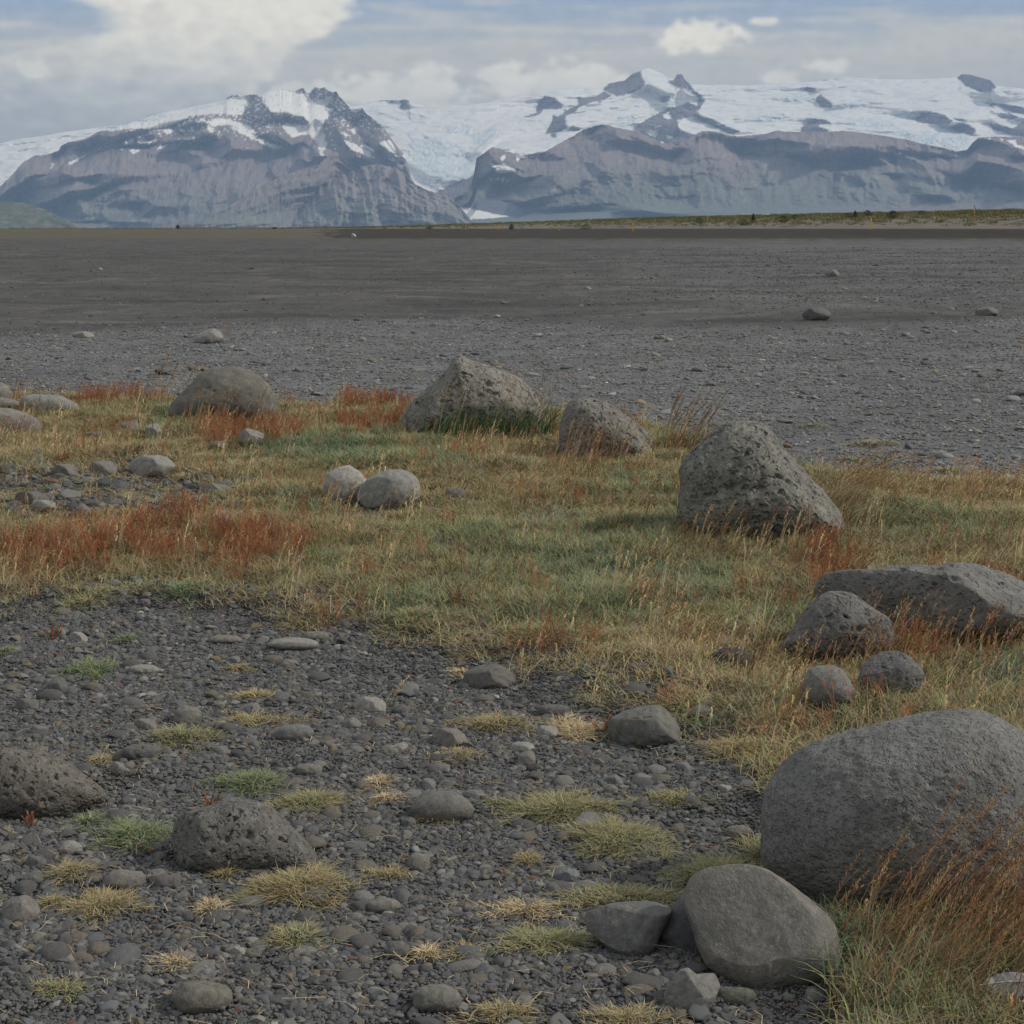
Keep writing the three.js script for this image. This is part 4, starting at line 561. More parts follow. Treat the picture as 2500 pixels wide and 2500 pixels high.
// rocks out on the driven lot
[[370, 620, 421, 648, 'lone pale block on the gravel lot beside a red sprig', LIGHT], [1513, 580, 1568, 604, 'dark faced block alone on the driven sand', DARK], [1556, 508, 1584, 522, 'grey block far out on the rubble of the lot', WARM], [1838, 578, 1884, 596, 'low brown rock alone on the driven sand past the dark block', WARM], [136, 625, 178, 637, 'flat stone slab half sunk in the lot', LIGHT], [1100, 540, 1116, 546, 'small pale stone on the tyre tracked sand', LIGHT], [662, 440, 672, 447, 'white stone far off at the rim of the lot', [0.3, 0.3, 0.3]], [12, 740, 24, 746, 'small dark stone on grey gravel beyond the stacked rocks', DARK]].forEach(([a, b, c, d, label, tone], i) => boulder({ outline: oval(a, b, c, d + 3, 130 + i), base: d, detail: 12, rough: 0.1, box: 0.66, flats: facets(130 + i), round: 1, tone, material: finestone, name: 'stone', category: 'stone', label }));

// ---------------------------------------------------------------- pebbles
function pebbleShape(seed, detail, angular) {
  const r = random(seed), s = sphere(detail), sp = s.attributes.position.array, pos = new Float32Array(sp.length), v = new THREE.Vector3();
  const flats = Array.from({ length: angular }, () => [new THREE.Vector3(r() - 0.5, r() - 0.5, r() - 0.5).normalize(), 0.45 + 0.35 * r()]);
  const sx = 0.85 + 0.3 * r(), sy = 0.62 + 0.2 * r(), sz = 0.85 + 0.3 * r();
  for (let i = 0; i < sp.length; i += 3) {
    v.set(sp[i], sp[i + 1], sp[i + 2]);
    for (const [n, d] of flats) { const e = v.dot(n) - d; if (e > 0) v.addScaledVector(n, -e * 0.95); }
    v.multiplyScalar(1 + 0.16 * fbm3(sp[i] * 0.9 + seed, sp[i + 1] * 0.9, sp[i + 2] * 0.9, 2));
    pos.set([v.x * sx, v.y * sy, v.z * sz], i);
  }
  return pos;
}
const stoneTones = [[0.078, 0.079, 0.082], [0.070, 0.071, 0.075], [0.088, 0.086, 0.082], [0.098, 0.098, 0.098], [0.060, 0.060, 0.063], [0.112, 0.108, 0.100], [0.082, 0.086, 0.092], [0.105, 0.093, 0.076], [0.130, 0.128, 0.122]];
const pickTone = (r) => { const q = r(); if (q > 0.9985) return [0.30, 0.29, 0.27]; if (q > 0.985) return [0.15, 0.12, 0.075]; if (q > 0.975) return [0.12, 0.072, 0.055]; const t = stoneTones[Math.floor(r() * stoneTones.length)], m = 1.32 * (0.62 + 0.66 * r() * r() + 0.15 * r()); return [t[0] * m * 0.99, t[1] * m, t[2] * m * 1.0]; };
const pebbleMaterial = new THREE.MeshStandardMaterial({ roughness: 0.85, name: 'pebble basalt' });
pebbleMaterial.specularIntensity = 0.4;
const up3 = new THREE.Vector3(0, 1, 0);
function place(list) {   // [x, y, z, sx, sy, sz, turn, tiltx, tiltz] -> matrix
  const m = new THREE.Matrix4(), q = new THREE.Quaternion(), e = new THREE.Euler(), p = new THREE.Vector3(), s = new THREE.Vector3();
  return (o) => m.compose(p.set(o[0], o[1], o[2]), q.setFromEuler(e.set(o[7] ?? 0, o[6] ?? 0, o[8] ?? 0, 'YXZ')), s.set(o[3], o[4], o[5]));
}
const toMatrix = place();
function scatter(name, label, geo, mat, items, tones) {
  const m = new THREE.InstancedMesh(geo, mat, items.length), c = new THREE.Color();
  items.forEach((it, i) => { m.setMatrixAt(i, toMatrix(it)); if (tones) m.setColorAt(i, c.setRGB(...tones[i])); });
  return tag(m, name, label, 'ground cover', null, 'stuff');
}
const clearOf = (x, z, k = 1) => { for (const f of footprints) { const dx = x - f[0], dz = z - f[1]; if (dx * dx + dz * dz < f[2] * f[2] * k * k) return false; } return true; };
const inFrame = (u, v, m = 1300) => u > -m && u < VIEW + m && v < VIEW + 240;
const bare = (u, v) => 1 - smooth(meadow(u, v), 0.35, 1) * (1 - 0.75 * stony(u, v));
const spots = [];
{
  const r = random(501), wanted = [[], [], [], [], []], tones = [[], [], [], [], []], single = [];
  const cluster = (x, z) => smooth(fbm2(x * 1.6 + 3, z * 1.6, 3), -0.38, 0.1);
  for (let k = 0; k < 275000; k++) {
    const dd = 2.5 + 5.2 * Math.pow(r(), 0.8), w = (dd * 0.34 + 1.15), x = (r() * 2 - 1) * w, z = -dd, [u, v] = sheet(x, 0, z);
    if (!inFrame(u, v) || v < 1090 || r() > bare(u, v) || r() > 0.42 + 0.58 * cluster(x, z)) continue;
    const size = 0.0042 + 0.0115 * Math.pow(r(), 2.2) + (r() < 0.032 ? 0.019 * r() : 0);
    if (!clearOf(x, z, 0.97)) continue;
    const i = Math.floor(r() * 5), tone = pickTone(r), it = [x, heightAt(x, z) + size * (0.12 + 0.25 * r()), z, size, size * (0.65 + 0.35 * r()), size * (0.75 + 0.5 * r()), r() * 6.28, (r() - 0.5) * 0.7, (r() - 0.5) * 0.7];
    if (size > 0.0148 && v < 1900 && u > 20 && u < 1900 && v > 1140) { single.push([it, tone, size / dd]); continue; }
    wanted[i].push(it); tones[i].push(tone);
  }
  single.sort((a, b) => b[2] - a[2]);
  single.slice(300).forEach(([it, tone], k) => { wanted[k % 5].push(it); tones[k % 5].push(tone); });
  const shapes = [0, 1, 2, 3, 4].map((i) => { const s = sphere(3), g = geometry(pebbleShape(40 + i, 3, 3 + 2 * i), null, s.index.array); return g; });
  shapes.forEach((g, i) => scatter('pebble_gravel', 'small dark rounded pebbles covering the bare ground between tufts', g, pebbleMaterial, wanted[i], tones[i]));
  // the largest pebbles one by one
  const big = [0, 1, 2, 3, 4, 5].map((i) => { const s = sphere(4), pos = pebbleShape(70 + i, 4, 1 + i); return boxed(pos.map((q) => q), new Float32Array(pos.length).fill(1), s.index.array, 9); });
  const marks = [[1715, 1530, 'huge boulder'], [1440, 1800, 'lichen speckled rock'], [1178, 1780, 'wedge shaped rock'], [1305, 1900, 'small pale angular stone'], [80, 1530, 'bubbly boulder'], [455, 1620, 'charcoal boulder'], [834, 1530, 'broad cracked stone'], [850, 1395, 'smooth domed cobble'], [1215, 1380, 'mossy round rock'], [925, 1285, 'low brown rock'], [553, 1215, 'long flat cobble'], [383, 1885, 'big flat brown slab'], [826, 1885, 'hollowed pale stone'], [750, 1795, 'potato shaped cobble'], [1130, 1560, 'largest grass cushion'], [353, 1355, 'triangular cobble'], [557, 1385, 'large bluish cobble'], [240, 1665, 'flat pointed cobble'], [37, 1720, 'notched stone'], [270, 1262, 'flat pale cobble'], [40, 1330, 'dark domed cobble'], [790, 1630, 'tilted grey cobble'], [540, 1780, 'round yellow green tuft'], [1070, 1650, 'bluish oval cobble'], [700, 1330, 'two dry stalks'], [1000, 1880, 'straggling brown tuft'], [170, 1265, 'green tuft']];
  const kinds = [['smooth dark grey pebble lying loose on the gravel bed', 'dark grey pebbles on the gravel bed', [0.072, 0.070, 0.068]], ['smooth light grey pebble lying loose on the gravel bed', 'light grey pebbles on the gravel bed', [0.135, 0.130, 0.122]], ['smooth brownish pebble lying loose on the gravel bed', 'brownish pebbles on the gravel bed', [0.108, 0.095, 0.078]], ['smooth bluish grey pebble lying loose on the gravel bed', 'bluish grey pebbles on the gravel bed', [0.090, 0.093, 0.097]]];
  const mats = kinds.map(([, , t]) => { const m = finestone.clone(); m.bumpScale = 0.0012; m.color.setRGB(t[0] * 1.2, t[1] * 1.2, t[2] * 1.2); m.name = 'pebble basalt'; return m; });
  single.slice(0, 300).forEach(([it], k) => {
    const q = r(), kind = q < 0.42 ? 0 : q < 0.62 ? 1 : q < 0.8 ? 2 : 3, m = new THREE.Mesh(big[k % 6], mats[kind]);
    m.position.set(it[0], it[1] - 0.004, it[2]); m.scale.set(it[3] * 1.15, it[4] * 1.05, it[5] * 1.15); m.rotation.set(it[7] * 0.6, it[6], it[8] * 0.6, 'YXZ');
    const [pu, pv] = sheet(it[0], it[1], it[2]); let near = marks[0], best = 1e9; for (const mk of marks) { const e = Math.hypot(pu - mk[0], (pv - mk[1]) * 1.6); if (e < best) { best = e; near = mk; } }
    const hue = ['dark grey', 'light grey', 'brownish', 'bluish grey'][kind], form = k % 6 < 2 ? 'rounded' : k % 6 < 4 ? 'blunt cornered' : 'angular', label = `${form} ${hue} pebble ${best < 70 ? 'close beside' : best < 130 ? 'a little way from' : 'well away from'} the ${near[2]}`;
    tag(m, 'pebble', label, 'pebble', `${hue} pebbles on the gravel round the ${near[2]}`);
  });
}
{ // stones on the open patch inside the meadow
  const r = random(553), g = geometry(pebbleShape(45, 3, 4), null, sphere(3).index.array), items = [], tones = [];
  for (let k = 0; k < 25000; k++) {
    const dd = 6.5 + 6.5 * r(), x = (r() * 2 - 1) * (dd * 0.335 + 0.2), z = -dd, [u, v] = sheet(x, 0, z);
    if (v < 830 || v > 1110 || u < -80 || r() > stony(u, v) * 0.9 * meadow(u, v) || !clearOf(x, z, 0.95)) continue;
    const size = 0.008 + 0.022 * Math.pow(r(), 2.6) + (r() < 0.035 ? 0.05 * r() : 0);
    items.push([x, heightAt(x, z) + size * 0.2, z, size, size * (0.6 + 0.35 * r()), size * (0.8 + 0.5 * r()), r() * 6.28, (r() - 0.5) * 0.6, (r() - 0.5) * 0.6]); tones.push(pickTone(r));
  }
  scatter('patch_stones', 'mixed small stones on the open patch inside the meadow', g, pebbleMaterial, items, tones);
}
{ // grit between the pebbles: little handfuls
  const r = random(77), P = [], I = [];
  const s = new THREE.IcosahedronGeometry(1, 0), sp = mergeVertices((s.deleteAttribute('normal'), s.deleteAttribute('uv'), s)), a = sp.attributes.position.array, ix = sp.index.array;
  for (let k = 0; k < 42; k++) { const q = Math.sqrt(r()) * 0.055, t = r() * 6.28, size = 0.0018 + 0.0042 * r() * r(), o = P.length / 3; for (let i = 0; i < a.length; i += 3) P.push(Math.cos(t) * q + a[i] * size * (0.8 + 0.4 * r()), a[i + 1] * size * 0.7 + size * 0.2, Math.sin(t) * q + a[i + 2] * size * (0.8 + 0.4 * r())); for (const i of ix) I.push(o + i); }
  const g = geometry(P, null, I), items = [], tones = [];
  for (let k = 0; k < 25000; k++) {
    const dd = 2.5 + 4.2 * Math.pow(r(), 0.8), x = (r() * 2 - 1) * (dd * 0.34 + 1.15), z = -dd, [u, v] = sheet(x, 0, z);
    if (!inFrame(u, v) || v < 1120 || r() > bare(u, v)) continue;
    const f = 0.8 + 0.6 * r();
    items.push([x, heightAt(x, z), z, f, f, f, r() * 6.28]); const t = 0.8 + 0.45 * r(); tones.push([0.093 * t, 0.093 * t, 0.094 * t]);
  }
  scatter('fine_grit', 'fine black grit filling the gaps between pebbles', g, pebbleMaterial, items, tones);
}
{ // the lot: gravel out to the far side
  const r = random(901), shapes = [0, 1, 2].map((i) => geometry(pebbleShape(20 + i, 1, 4), null, sphere(1).index.array)), items = [[], [], []], tones = [[], [], []];
  for (let k = 0; k < 400000; k++) {
    const dd = 9 * Math.exp(r() * Math.log(95 / 9)), x = (r() * 2 - 1) * (dd * 0.325 + 2.0), z = -dd, [u, v] = sheet(x, 0, z);
    if (v > meadowTop(u) + 12 || v < 452) continue;
    const driven = lot(u, v), rub = rubbleRight(u, v), big = smooth(fbm2(x / 2.2, z / 1.6, 3), 0.0, 0.4);
    if (r() > lerp(0.92, 0.10, driven * (1 - 0.7 * rub)) * (0.55 + 0.45 * big)) continue;
    const size = (0.0066 + 0.009 * Math.pow(r(), 3)) * (1 + dd / 60) + (r() < 0.006 * (1 + 3 * rub) ? 0.05 * r() * r() + 0.02 : 0);
    const i = k % 3, t = pickTone(r), b = driven > 0.5 ? 1.2 : 1.5;
    items[i].push([x, heightAt(x, z) + size * 0.15, z, size * (0.8 + 0.5 * r()), size * (0.55 + 0.4 * r()), size, r() * 6.28, (r() - 0.5) * 0.6, (r() - 0.5) * 0.6]);
    tones[i].push([t[0] * b, t[1] * b, t[2] * b]);
  }
  shapes.forEach((g, i) => scatter('lot_gravel', 'grey crushed gravel spread over the open lot', g, pebbleMaterial, items[i], tones[i]));
}

// ---------------------------------------------------------------- grass
class Blades {
  constructor() { this.p = []; this.c = []; }
  // one blade: a narrow curved strip that tapers to its tip
  blade(x, y, z, h, dir, lean, w, tone, segs = 3, droop = 0.35) {
    const dx = Math.cos(dir), dz = Math.sin(dir), face = dir + 1.57 + (n2(x * 90, z * 90) * 1.1), fx = Math.cos(face), fz = Math.sin(face);
    let L, R;
    for (let s = 0; s <= segs; s++) {
      const t = s / segs, q = lean * t * t * h, cx = x + dx * (q + lean * 0.25 * t * h), cz = z + dz * (q + lean * 0.25 * t * h), cy = y + h * t * (1 - droop * lean * t), ww = w * 0.5 * Math.pow(1 - t, 0.6) + 0.00015;
      const l = [cx - fx * ww, cy, cz - fz * ww], r = [cx + fx * ww, cy, cz + fz * ww];
      if (s) { this.p.push(...L, ...R, ...r, ...L, ...r, ...l); for (let k = 0; k < 6; k++) this.c.push(...tone); }
      L = l; R = r;
    }
    return [x + dx * lean * 1.25 * h, y + h * (1 - droop * lean), z + dz * lean * 1.25 * h];
  }
  grainAt(x, y, z, dx, dy, dz, len, w, tone) {   // a small pointed seed
    const a = [x - dx * len / 2, y - dy * len / 2, z - dz * len / 2], b = [x + dx * len / 2, y + dy * len / 2, z + dz * len / 2];
    const s = [[w, 0, 0], [-w * 0.5, w * 0.5, w * 0.8], [-w * 0.5, -w * 0.4, -w * 0.8]].map((o) => [x + o[0], y + o[1], z + o[2]]);
    for (let k = 0; k < 3; k++) { this.p.push(...a, ...s[k], ...s[(k + 1) % 3], ...b, ...s[(k + 1) % 3], ...s[k]); for (let q = 0; q < 6; q++) this.c.push(...tone); }
  }
  // a feathery seed head along the upper part of a bent stalk
  plume(x, y, z, h, dir, lean, from, n, spread, tone, r, len = 0.006, w = 0.0009, droop = 0.35) {
    const dx = Math.cos(dir), dz = Math.sin(dir);
    for (let k = 0; k < n; k++) {
      const t = from + (1 - from) * k / n, q = lean * t * t * h + lean * 0.25 * t * h, cx = x + dx * q, cz = z + dz * q, cy = y + h * t * (1 - droop * lean * t), tx = dx * lean * (2 * t + 0.25), ty = 1 - 2 * droop * lean * t, tz = dz * lean * (2 * t + 0.25), m = Math.hypot(tx, ty, tz);
      const a = r() * 6.28, env = spread * Math.sin(Math.PI * Math.min(1, (k + 1.5) / (n + 1))) * (0.3 + 0.7 * r()), gx = tx / m + Math.cos(a) * 0.5, gy = ty / m, gz = tz / m + Math.sin(a) * 0.5, gm = Math.hypot(gx, gy, gz), s = 0.75 + 0.5 * r();
      this.grainAt(cx + Math.cos(a) * env, cy + (r() - 0.3) * env, cz + Math.sin(a) * env, gx / gm, gy / gm, gz / gm, len * s, w, tone.map((c) => c * (0.75 + 0.5 * r())));
    }
  }
  mesh(mat) { return new THREE.Mesh(this.geo(), mat); }
  geo() { return geometry(this.p, this.c); }
}
const grassMaterial = new THREE.MeshPhysicalMaterial({ vertexColors: true, roughness: 0.9, side: THREE.DoubleSide, name: 'grass' });
grassMaterial.specularIntensity = 0.25;
const WIND = 0.0;   // the wind blows towards +x
const STRAW = [0.44, 0.345, 0.20], TAN = [0.385, 0.275, 0.16], OCHRE = [0.37, 0.255, 0.138], GREEN = [0.225, 0.25, 0.14], BLUEGREEN = [0.140, 0.195, 0.135], RUST = [0.33, 0.175, 0.095], BROWN = [0.26, 0.165, 0.095], RED = [0.285, 0.125, 0.065], PALE = [0.55, 0.46, 0.30];
const vary = (c, r, a = 0.3) => { const m = 1 - a / 2 + a * r(), h = (r() - 0.5) * 0.12; return [c[0] * m * (1 + h), c[1] * m, c[2] * m * (1 - h)]; };

// where each kind grows: centre and reach on the survey sheet
const patches = { green: [[900, 1050, 150, 36], [1000, 1130, 200, 36], [1270, 1170, 120, 40], [1350, 1010, 120, 36], [720, 885, 200, 20], [1180, 940, 120, 24], [1560, 1050, 90, 30], [620, 855, 190, 26], [700, 860, 230, 20], [870, 800, 110, 36], [960, 800, 70, 30], [1275, 850, 45, 45], [1080, 1080, 210, 48], [1180, 1030, 160, 40], [780, 1160, 110, 30], [1120, 1185, 190, 34], [1350, 1105, 70, 34], [600, 1080, 60, 30], [570, 975, 60, 18], [1480, 1190, 90, 50], [330, 800, 60, 20], [480, 785, 40, 16], [1760, 1010, 160, 30], [1700, 1000, 90, 30], [1460, 960, 60, 60], [1700, 1800, 150, 120], [1600, 1760, 60, 90], [1480, 1360, 90, 20], [1800, 1920, 200, 60], [60, 1200, 40, 30], [340, 820, 90, 14]],
  bluegreen: [[600, 870, 110, 14], [1900, 1300, 60, 40], [1040, 1000, 60, 18], [1180, 1100, 110, 22], [580, 970, 40, 14], [1640, 1830, 60, 60], [860, 800, 60, 24], [980, 790, 40, 24], [1340, 1380, 50, 14]],
  rust: [[470, 1060, 110, 44], [310, 1040, 90, 48], [100, 1075, 130, 40], [60, 1100, 60, 30], [230, 765, 90, 14], [710, 775, 70, 10], [640, 1200, 70, 22], [1050, 1245, 90, 18], [480, 840, 120, 24], [700, 815, 60, 16], [1560, 1100, 60, 40], [1790, 1180, 160, 50], [1700, 1250, 120, 40]],
  straw: [[1820, 960, 190, 40], [1900, 930, 120, 30], [940, 850, 90, 34], [1120, 1000, 120, 18], [1240, 1240, 160, 34], [1420, 1400, 120, 60], [300, 900, 120, 20], [120, 860, 120, 24], [1300, 1300, 120, 40], [1400, 1280, 90, 30]] };
const reach = (list, u, v, w) => { let s = 0; for (const [cx, cy, rx, ry] of list) { const e = 1 - Math.hypot((u - cx) / rx, (v - cy) / ry) / 1.35 + w; if (e > 0) s = Math.max(s, Math.min(1, e * 1.6)); } return s; };
function sward(u, v, x, z, r) {
  const w = 0.35 * fbm2(x * 1.8, z * 1.8, 3), g = reach(patches.green, u, v, w), b = reach(patches.bluegreen, u, v, w), q = reach(patches.rust, u, v, w * 0.7), s = reach(patches.straw, u, v, w);
  let c = blend(TAN, OCHRE, smooth(fbm2(x * 1.3 + 9, z * 1.3, 3), -0.2, 0.3));
  c = blend(c, BROWN, 0.55 * smooth(fbm2(x * 2.4, z * 2.4 + 5, 3), 0.05, 0.4));
  c = blend(c, GREEN, 0.5 + 0.7 * w);
  c = blend(c, STRAW, s * 0.75); c = blend(c, RUST, q * 0.42); c = blend(c, GREEN, g * 0.85); c = blend(c, BLUEGREEN, b * 0.7);
  if (r() < 0.16) c = blend(c, r() < 0.5 ? STRAW : GREEN, 0.6);
  return [vary(c, r, 0.34), g, q, s];
}
// clumps (tones are multiplied by each copy's colour)
const clumpA = [0, 1, 2, 3].map((k) => { const b = new Blades(), r = random(300 + k); for (let i = 0; i < 40; i++) { const q = Math.sqrt(r()) * 0.07, t = r() * 6.28, h = 0.020 + 0.042 * r(), a = r() < 0.12 ? (r() - 0.5) * 1.6 : r() * 6.28; b.blade(Math.cos(t) * q, -0.004, Math.sin(t) * q, h, a, 0.35 + 1.2 * r(), 0.0022 + 0.0013 * r(), [1, 1, 1].map(() => 0.72 + 0.5 * r()), 3); } return b.geo(); });
const clumpB = [0, 1].map((k) => { const b = new Blades(), r = random(330 + k); for (let i = 0; i < 9; i++) { const q = Math.sqrt(r()) * 0.08, t = r() * 6.28, h = 0.07 + 0.095 * r(), a = (r() - 0.5) * 2.4, lean = 0.15 + 0.7 * r(), x = Math.cos(t) * q, z = Math.sin(t) * q; b.blade(x, -0.004, z, h, a, lean, 0.0023, [1, 1, 1].map(() => 0.8 + 0.4 * r()), 4); if (r() < 0.55) b.plume(x, -0.004, z, h, a, lean, 0.72, 12, 0.004, [1.05, 0.95, 0.85], r, 0.0085, 0.0017); } return b.geo(); });
const sorrel = [0, 1, 2].map((k) => { const b = new Blades(), r = random(350 + k); for (let i = 0; i < 9; i++) { const q = Math.sqrt(r()) * 0.06, t = r() * 6.28, h = 0.07 + 0.09 * r(), a = r() * 6.28, lean = 0.05 + 0.3 * r(), x = Math.cos(t) * q, z = Math.sin(t) * q; b.blade(x, -0.004, z, h, a, lean, 0.0018, [0.9, 0.9, 0.9], 3); b.plume(x, -0.004, z, h, a, lean, 0.35, 34, 0.009, [1.05, 1, 1], r, 0.0042, 0.0016); } return b.geo(); });
{
  const r = random(611), A = [[], [], [], []], tA = [[], [], [], []], B = [[], []], tB = [[], []], S = [[], [], []], tS = [[], [], []];
  for (let k = 0; k < 80000; k++) {
    const dd = 2.6 + 12.4 * Math.pow(r(), 0.85), x = (r() * 2 - 1) * (dd * 0.335 + 1.6), z = -dd, [u, v] = sheet(x, 0, z);
    if (!inFrame(u, v, 1700)) continue;
    const m = meadow(u, v), st = stony(u, v);
    if (m < 0.05 || r() > m * (1 - 0.90 * st) * clamp(0.66 + 1.1 * fbm2(x * 2.6 + 30, z * 2.6, 3), 0.08, 1) * (0.45 + 0.55 * smooth(meadowLow(u) - v, -60, 70))) continue;
    if (!clearOf(x, z, 0.9)) continue;
    const [c, g, q, s] = sward(u, v, x, z, r), h = heightAt(x, z), wide = dd > 8 ? 1.25 : 1, tall = (0.75 + 0.6 * r()) * (1 + 0.25 * g + 0.5 * smooth(u, 1500, 1700) * smooth(v, 1150, 1300)) * (1 - 0.45 * st) * (0.5 + 0.5 * smooth(meadowLow(u) - v, -60, 80)), i = Math.floor(r() * 4);
    A[i].push([x, h, z, wide, tall, wide, r() * 6.28, (r() - 0.5) * 0.3, (r() - 0.5) * 0.3]); tA[i].push(c);
    if (r() < 0.055 + 0.11 * s + 0.06 * q - 0.03 * g) { const j = Math.floor(r() * 2), f = 0.75 + 0.6 * r(); B[j].push([x, h, z, f, f, f, (r() - 0.5) * 1.4]); tB[j].push(vary(r() < 0.4 ? PALE : r() < 0.6 ? TAN : q > 0.2 ? RUST : BROWN, r, 0.4)); }
    if (r() < 0.30 * smooth(q, 0.2, 0.8) + 0.012) { const j = Math.floor(r() * 3), f = 0.7 + 0.6 * r(); S[j].push([x, h, z, f, f, f, r() * 6.28]); tS[j].push(vary(r() < 0.75 ? RED : RUST, r, 0.5)); }
  }
  clumpA.forEach((g, i) => scatter('meadow_grass', 'short dry and green meadow grass round the boulders', g, grassMaterial, A[i], tA[i]));
  clumpB.forEach((g, i) => scatter('dry_stalk_grass', 'thin dry grass stalks with seed heads rising from the meadow', g, grassMaterial, B[i], tB[i]));
  sorrel.forEach((g, i) => scatter('red_sorrel', 'rusty red sorrel spread through the meadow', g, grassMaterial, S[i], tS[i]));
}
// straw litter and loose bits on the gravel
{
  const r = random(640), b = new Blades();
  for (let k = 0; k < 3400; k++) {
    const dd = 2.6 + 4.2 * Math.pow(r(), 0.9), x = (r() * 2 - 1) * (dd * 0.33 + 0.1), z = -dd, [u, v] = sheet(x, 0, z);
    if (!inFrame(u, v, 20) || v < 1140 || r() > 0.12 + 0.3 * smooth(fbm2(x * 1.5 + 8, z * 1.5, 3) + 0.5 * smooth(u, 700, 1400), 0, 0.5) + 0.9 * smooth(v - meadowLow(u), 130, 0) || !clearOf(x, z, 1)) continue;
    const len = 0.02 + 0.07 * r() * r(), a = r() * 6.28, y = heightAt(x, z) + 0.008 + 0.012 * r(), dx = Math.cos(a), dz = Math.sin(a), w = 0.00045 + 0.0004 * r(), t = vary(r() < 0.7 ? STRAW : BROWN, r, 0.5), bend = (r() - 0.5) * 0.02;
    const p = [[x, y, z], [x + dx * len / 2 - dz * bend, y + 0.006 * r(), z + dz * len / 2 + dx * bend], [x + dx * len, y - 0.003, z + dz * len]];
    for (let i = 0; i < 2; i++) { const [m, n] = [p[i], p[i + 1]]; b.p.push(m[0] - dz * w, m[1], m[2] + dx * w, m[0] + dz * w, m[1], m[2] - dx * w, n[0] + dz * w, n[1], n[2] - dx * w, m[0] - dz * w, m[1], m[2] + dx * w, n[0] + dz * w, n[1], n[2] - dx * w, n[0] - dz * w, n[1], n[2] + dx * w); for (let q = 0; q < 6; q++) b.c.push(...t); }
  }
  tag(b.mesh(grassMaterial), 'straw_litter', 'broken straw and dead grass bits lying on the gravel', 'litter', null, 'stuff');
}
// single tufts on the gravel: [centre, width and height on the sheet, tone, label]
function tuft(u0, v0, u1, v1, tones, label, group, { tall = 1, stalks = 0, name = 'grass_tuft', seed } = {}) {
  const c = groundAt((u0 + u1) / 2, v0 * 0.35 + v1 * 0.65), metre = (-(c.z * CP) - SP * (c.y - EYE)) / FOCAL, rx = (u1 - u0) / 2 * metre * 1.12, slope = Math.max(0.2, (EYE - c.y) / Math.hypot(c.x, c.z, EYE)), rz = clamp((v1 - v0) * metre * 0.42 / slope, rx * 0.4, rx * 1.3), r = random(seed ?? Math.round(u0 * 3 + v0)), b = new Blades(), s = new Blades();
  const thin = clamp(Math.hypot(c.x, c.z) / 4, 1, 3), count = Math.round(clamp(rx * rz * 3.14 * 34000 / (thin * thin), 260, 2700)), height = clamp((v1 - v0) * metre * 0.34, 0.018, 0.034) * tall;
  for (let i = 0; i < count; i++) {
    const q = Math.pow(r(), 0.52), t = r() * 6.28, lump = clamp(0.80 + 0.95 * fbm2(Math.cos(t) * 1.2 + u0, Math.sin(t) * 1.2 + v0, 3), 0.25, 1.25), x = Math.cos(t) * q * rx * lump, z = Math.sin(t) * q * rz * lump, out = Math.atan2(z, x) + (r() - 0.5) * 1.6, rim = smooth(q, 0.5, 1);
    const tone = vary(tones[Math.floor(r() * tones.length)], r, 0.4), dome = 0.45 * height * (1 - q * q);
    b.blade(x, heightAt(c.x + x, c.z + z) - c.y - 0.003 + dome * 0.9 + 0.008, z, height * (0.35 + 0.85 * r() * r() + 0.2 * r()) * (1 - 0.35 * rim), r() < 0.55 ? r() * 6.28 : out, 0.7 + 1.2 * rim * r() + 1.1 * r(), (0.0015 + 0.0011 * r()) * thin, tone, 3, 0.3);
  }
  for (let i = 0; i < stalks; i++) { const x = (r() - 0.5) * rx, z = (r() - 0.5) * rz, h = height * (2 + 2 * r()), a = (r() - 0.5) * 2, l = 0.15 + 0.5 * r(); s.blade(x, 0, z, h, a, l, 0.0014, vary(STRAW, r), 4); s.plume(x, 0, z, h, a, l, 0.78, 14, 0.003, STRAW, r, 0.006, 0.001); }
  const g = new THREE.Group(), m = b.mesh(grassMaterial);
  m.name = 'blades'; g.add(m);
  if (stalks) { const k = s.mesh(grassMaterial); k.name = 'stalks'; g.add(k); }
  g.position.copy(c);
  return tag(g, name, label, 'grass', group);
}
const YEL = [[0.37, 0.295, 0.17], [0.33, 0.245, 0.145], [0.31, 0.27, 0.135], [0.25, 0.24, 0.125]], GRY = [[0.23, 0.235, 0.125], [0.28, 0.26, 0.135], [0.37, 0.30, 0.17], [0.20, 0.215, 0.115]], GRN = [[0.14, 0.19, 0.085], BLUEGREEN, GREEN, [0.25, 0.25, 0.12]], DRY = [PALE, STRAW, TAN];
const T4 = (a, b, c, d) => [a * 0.34, b * 0.34 + 1275.1, c * 0.34, d * 0.34 + 1275.1], T5 = (a, b, c, d) => [a * 0.34 + 618.2, b * 0.34 + 1275.1, c * 0.34 + 618.2, d * 0.34 + 1275.1];
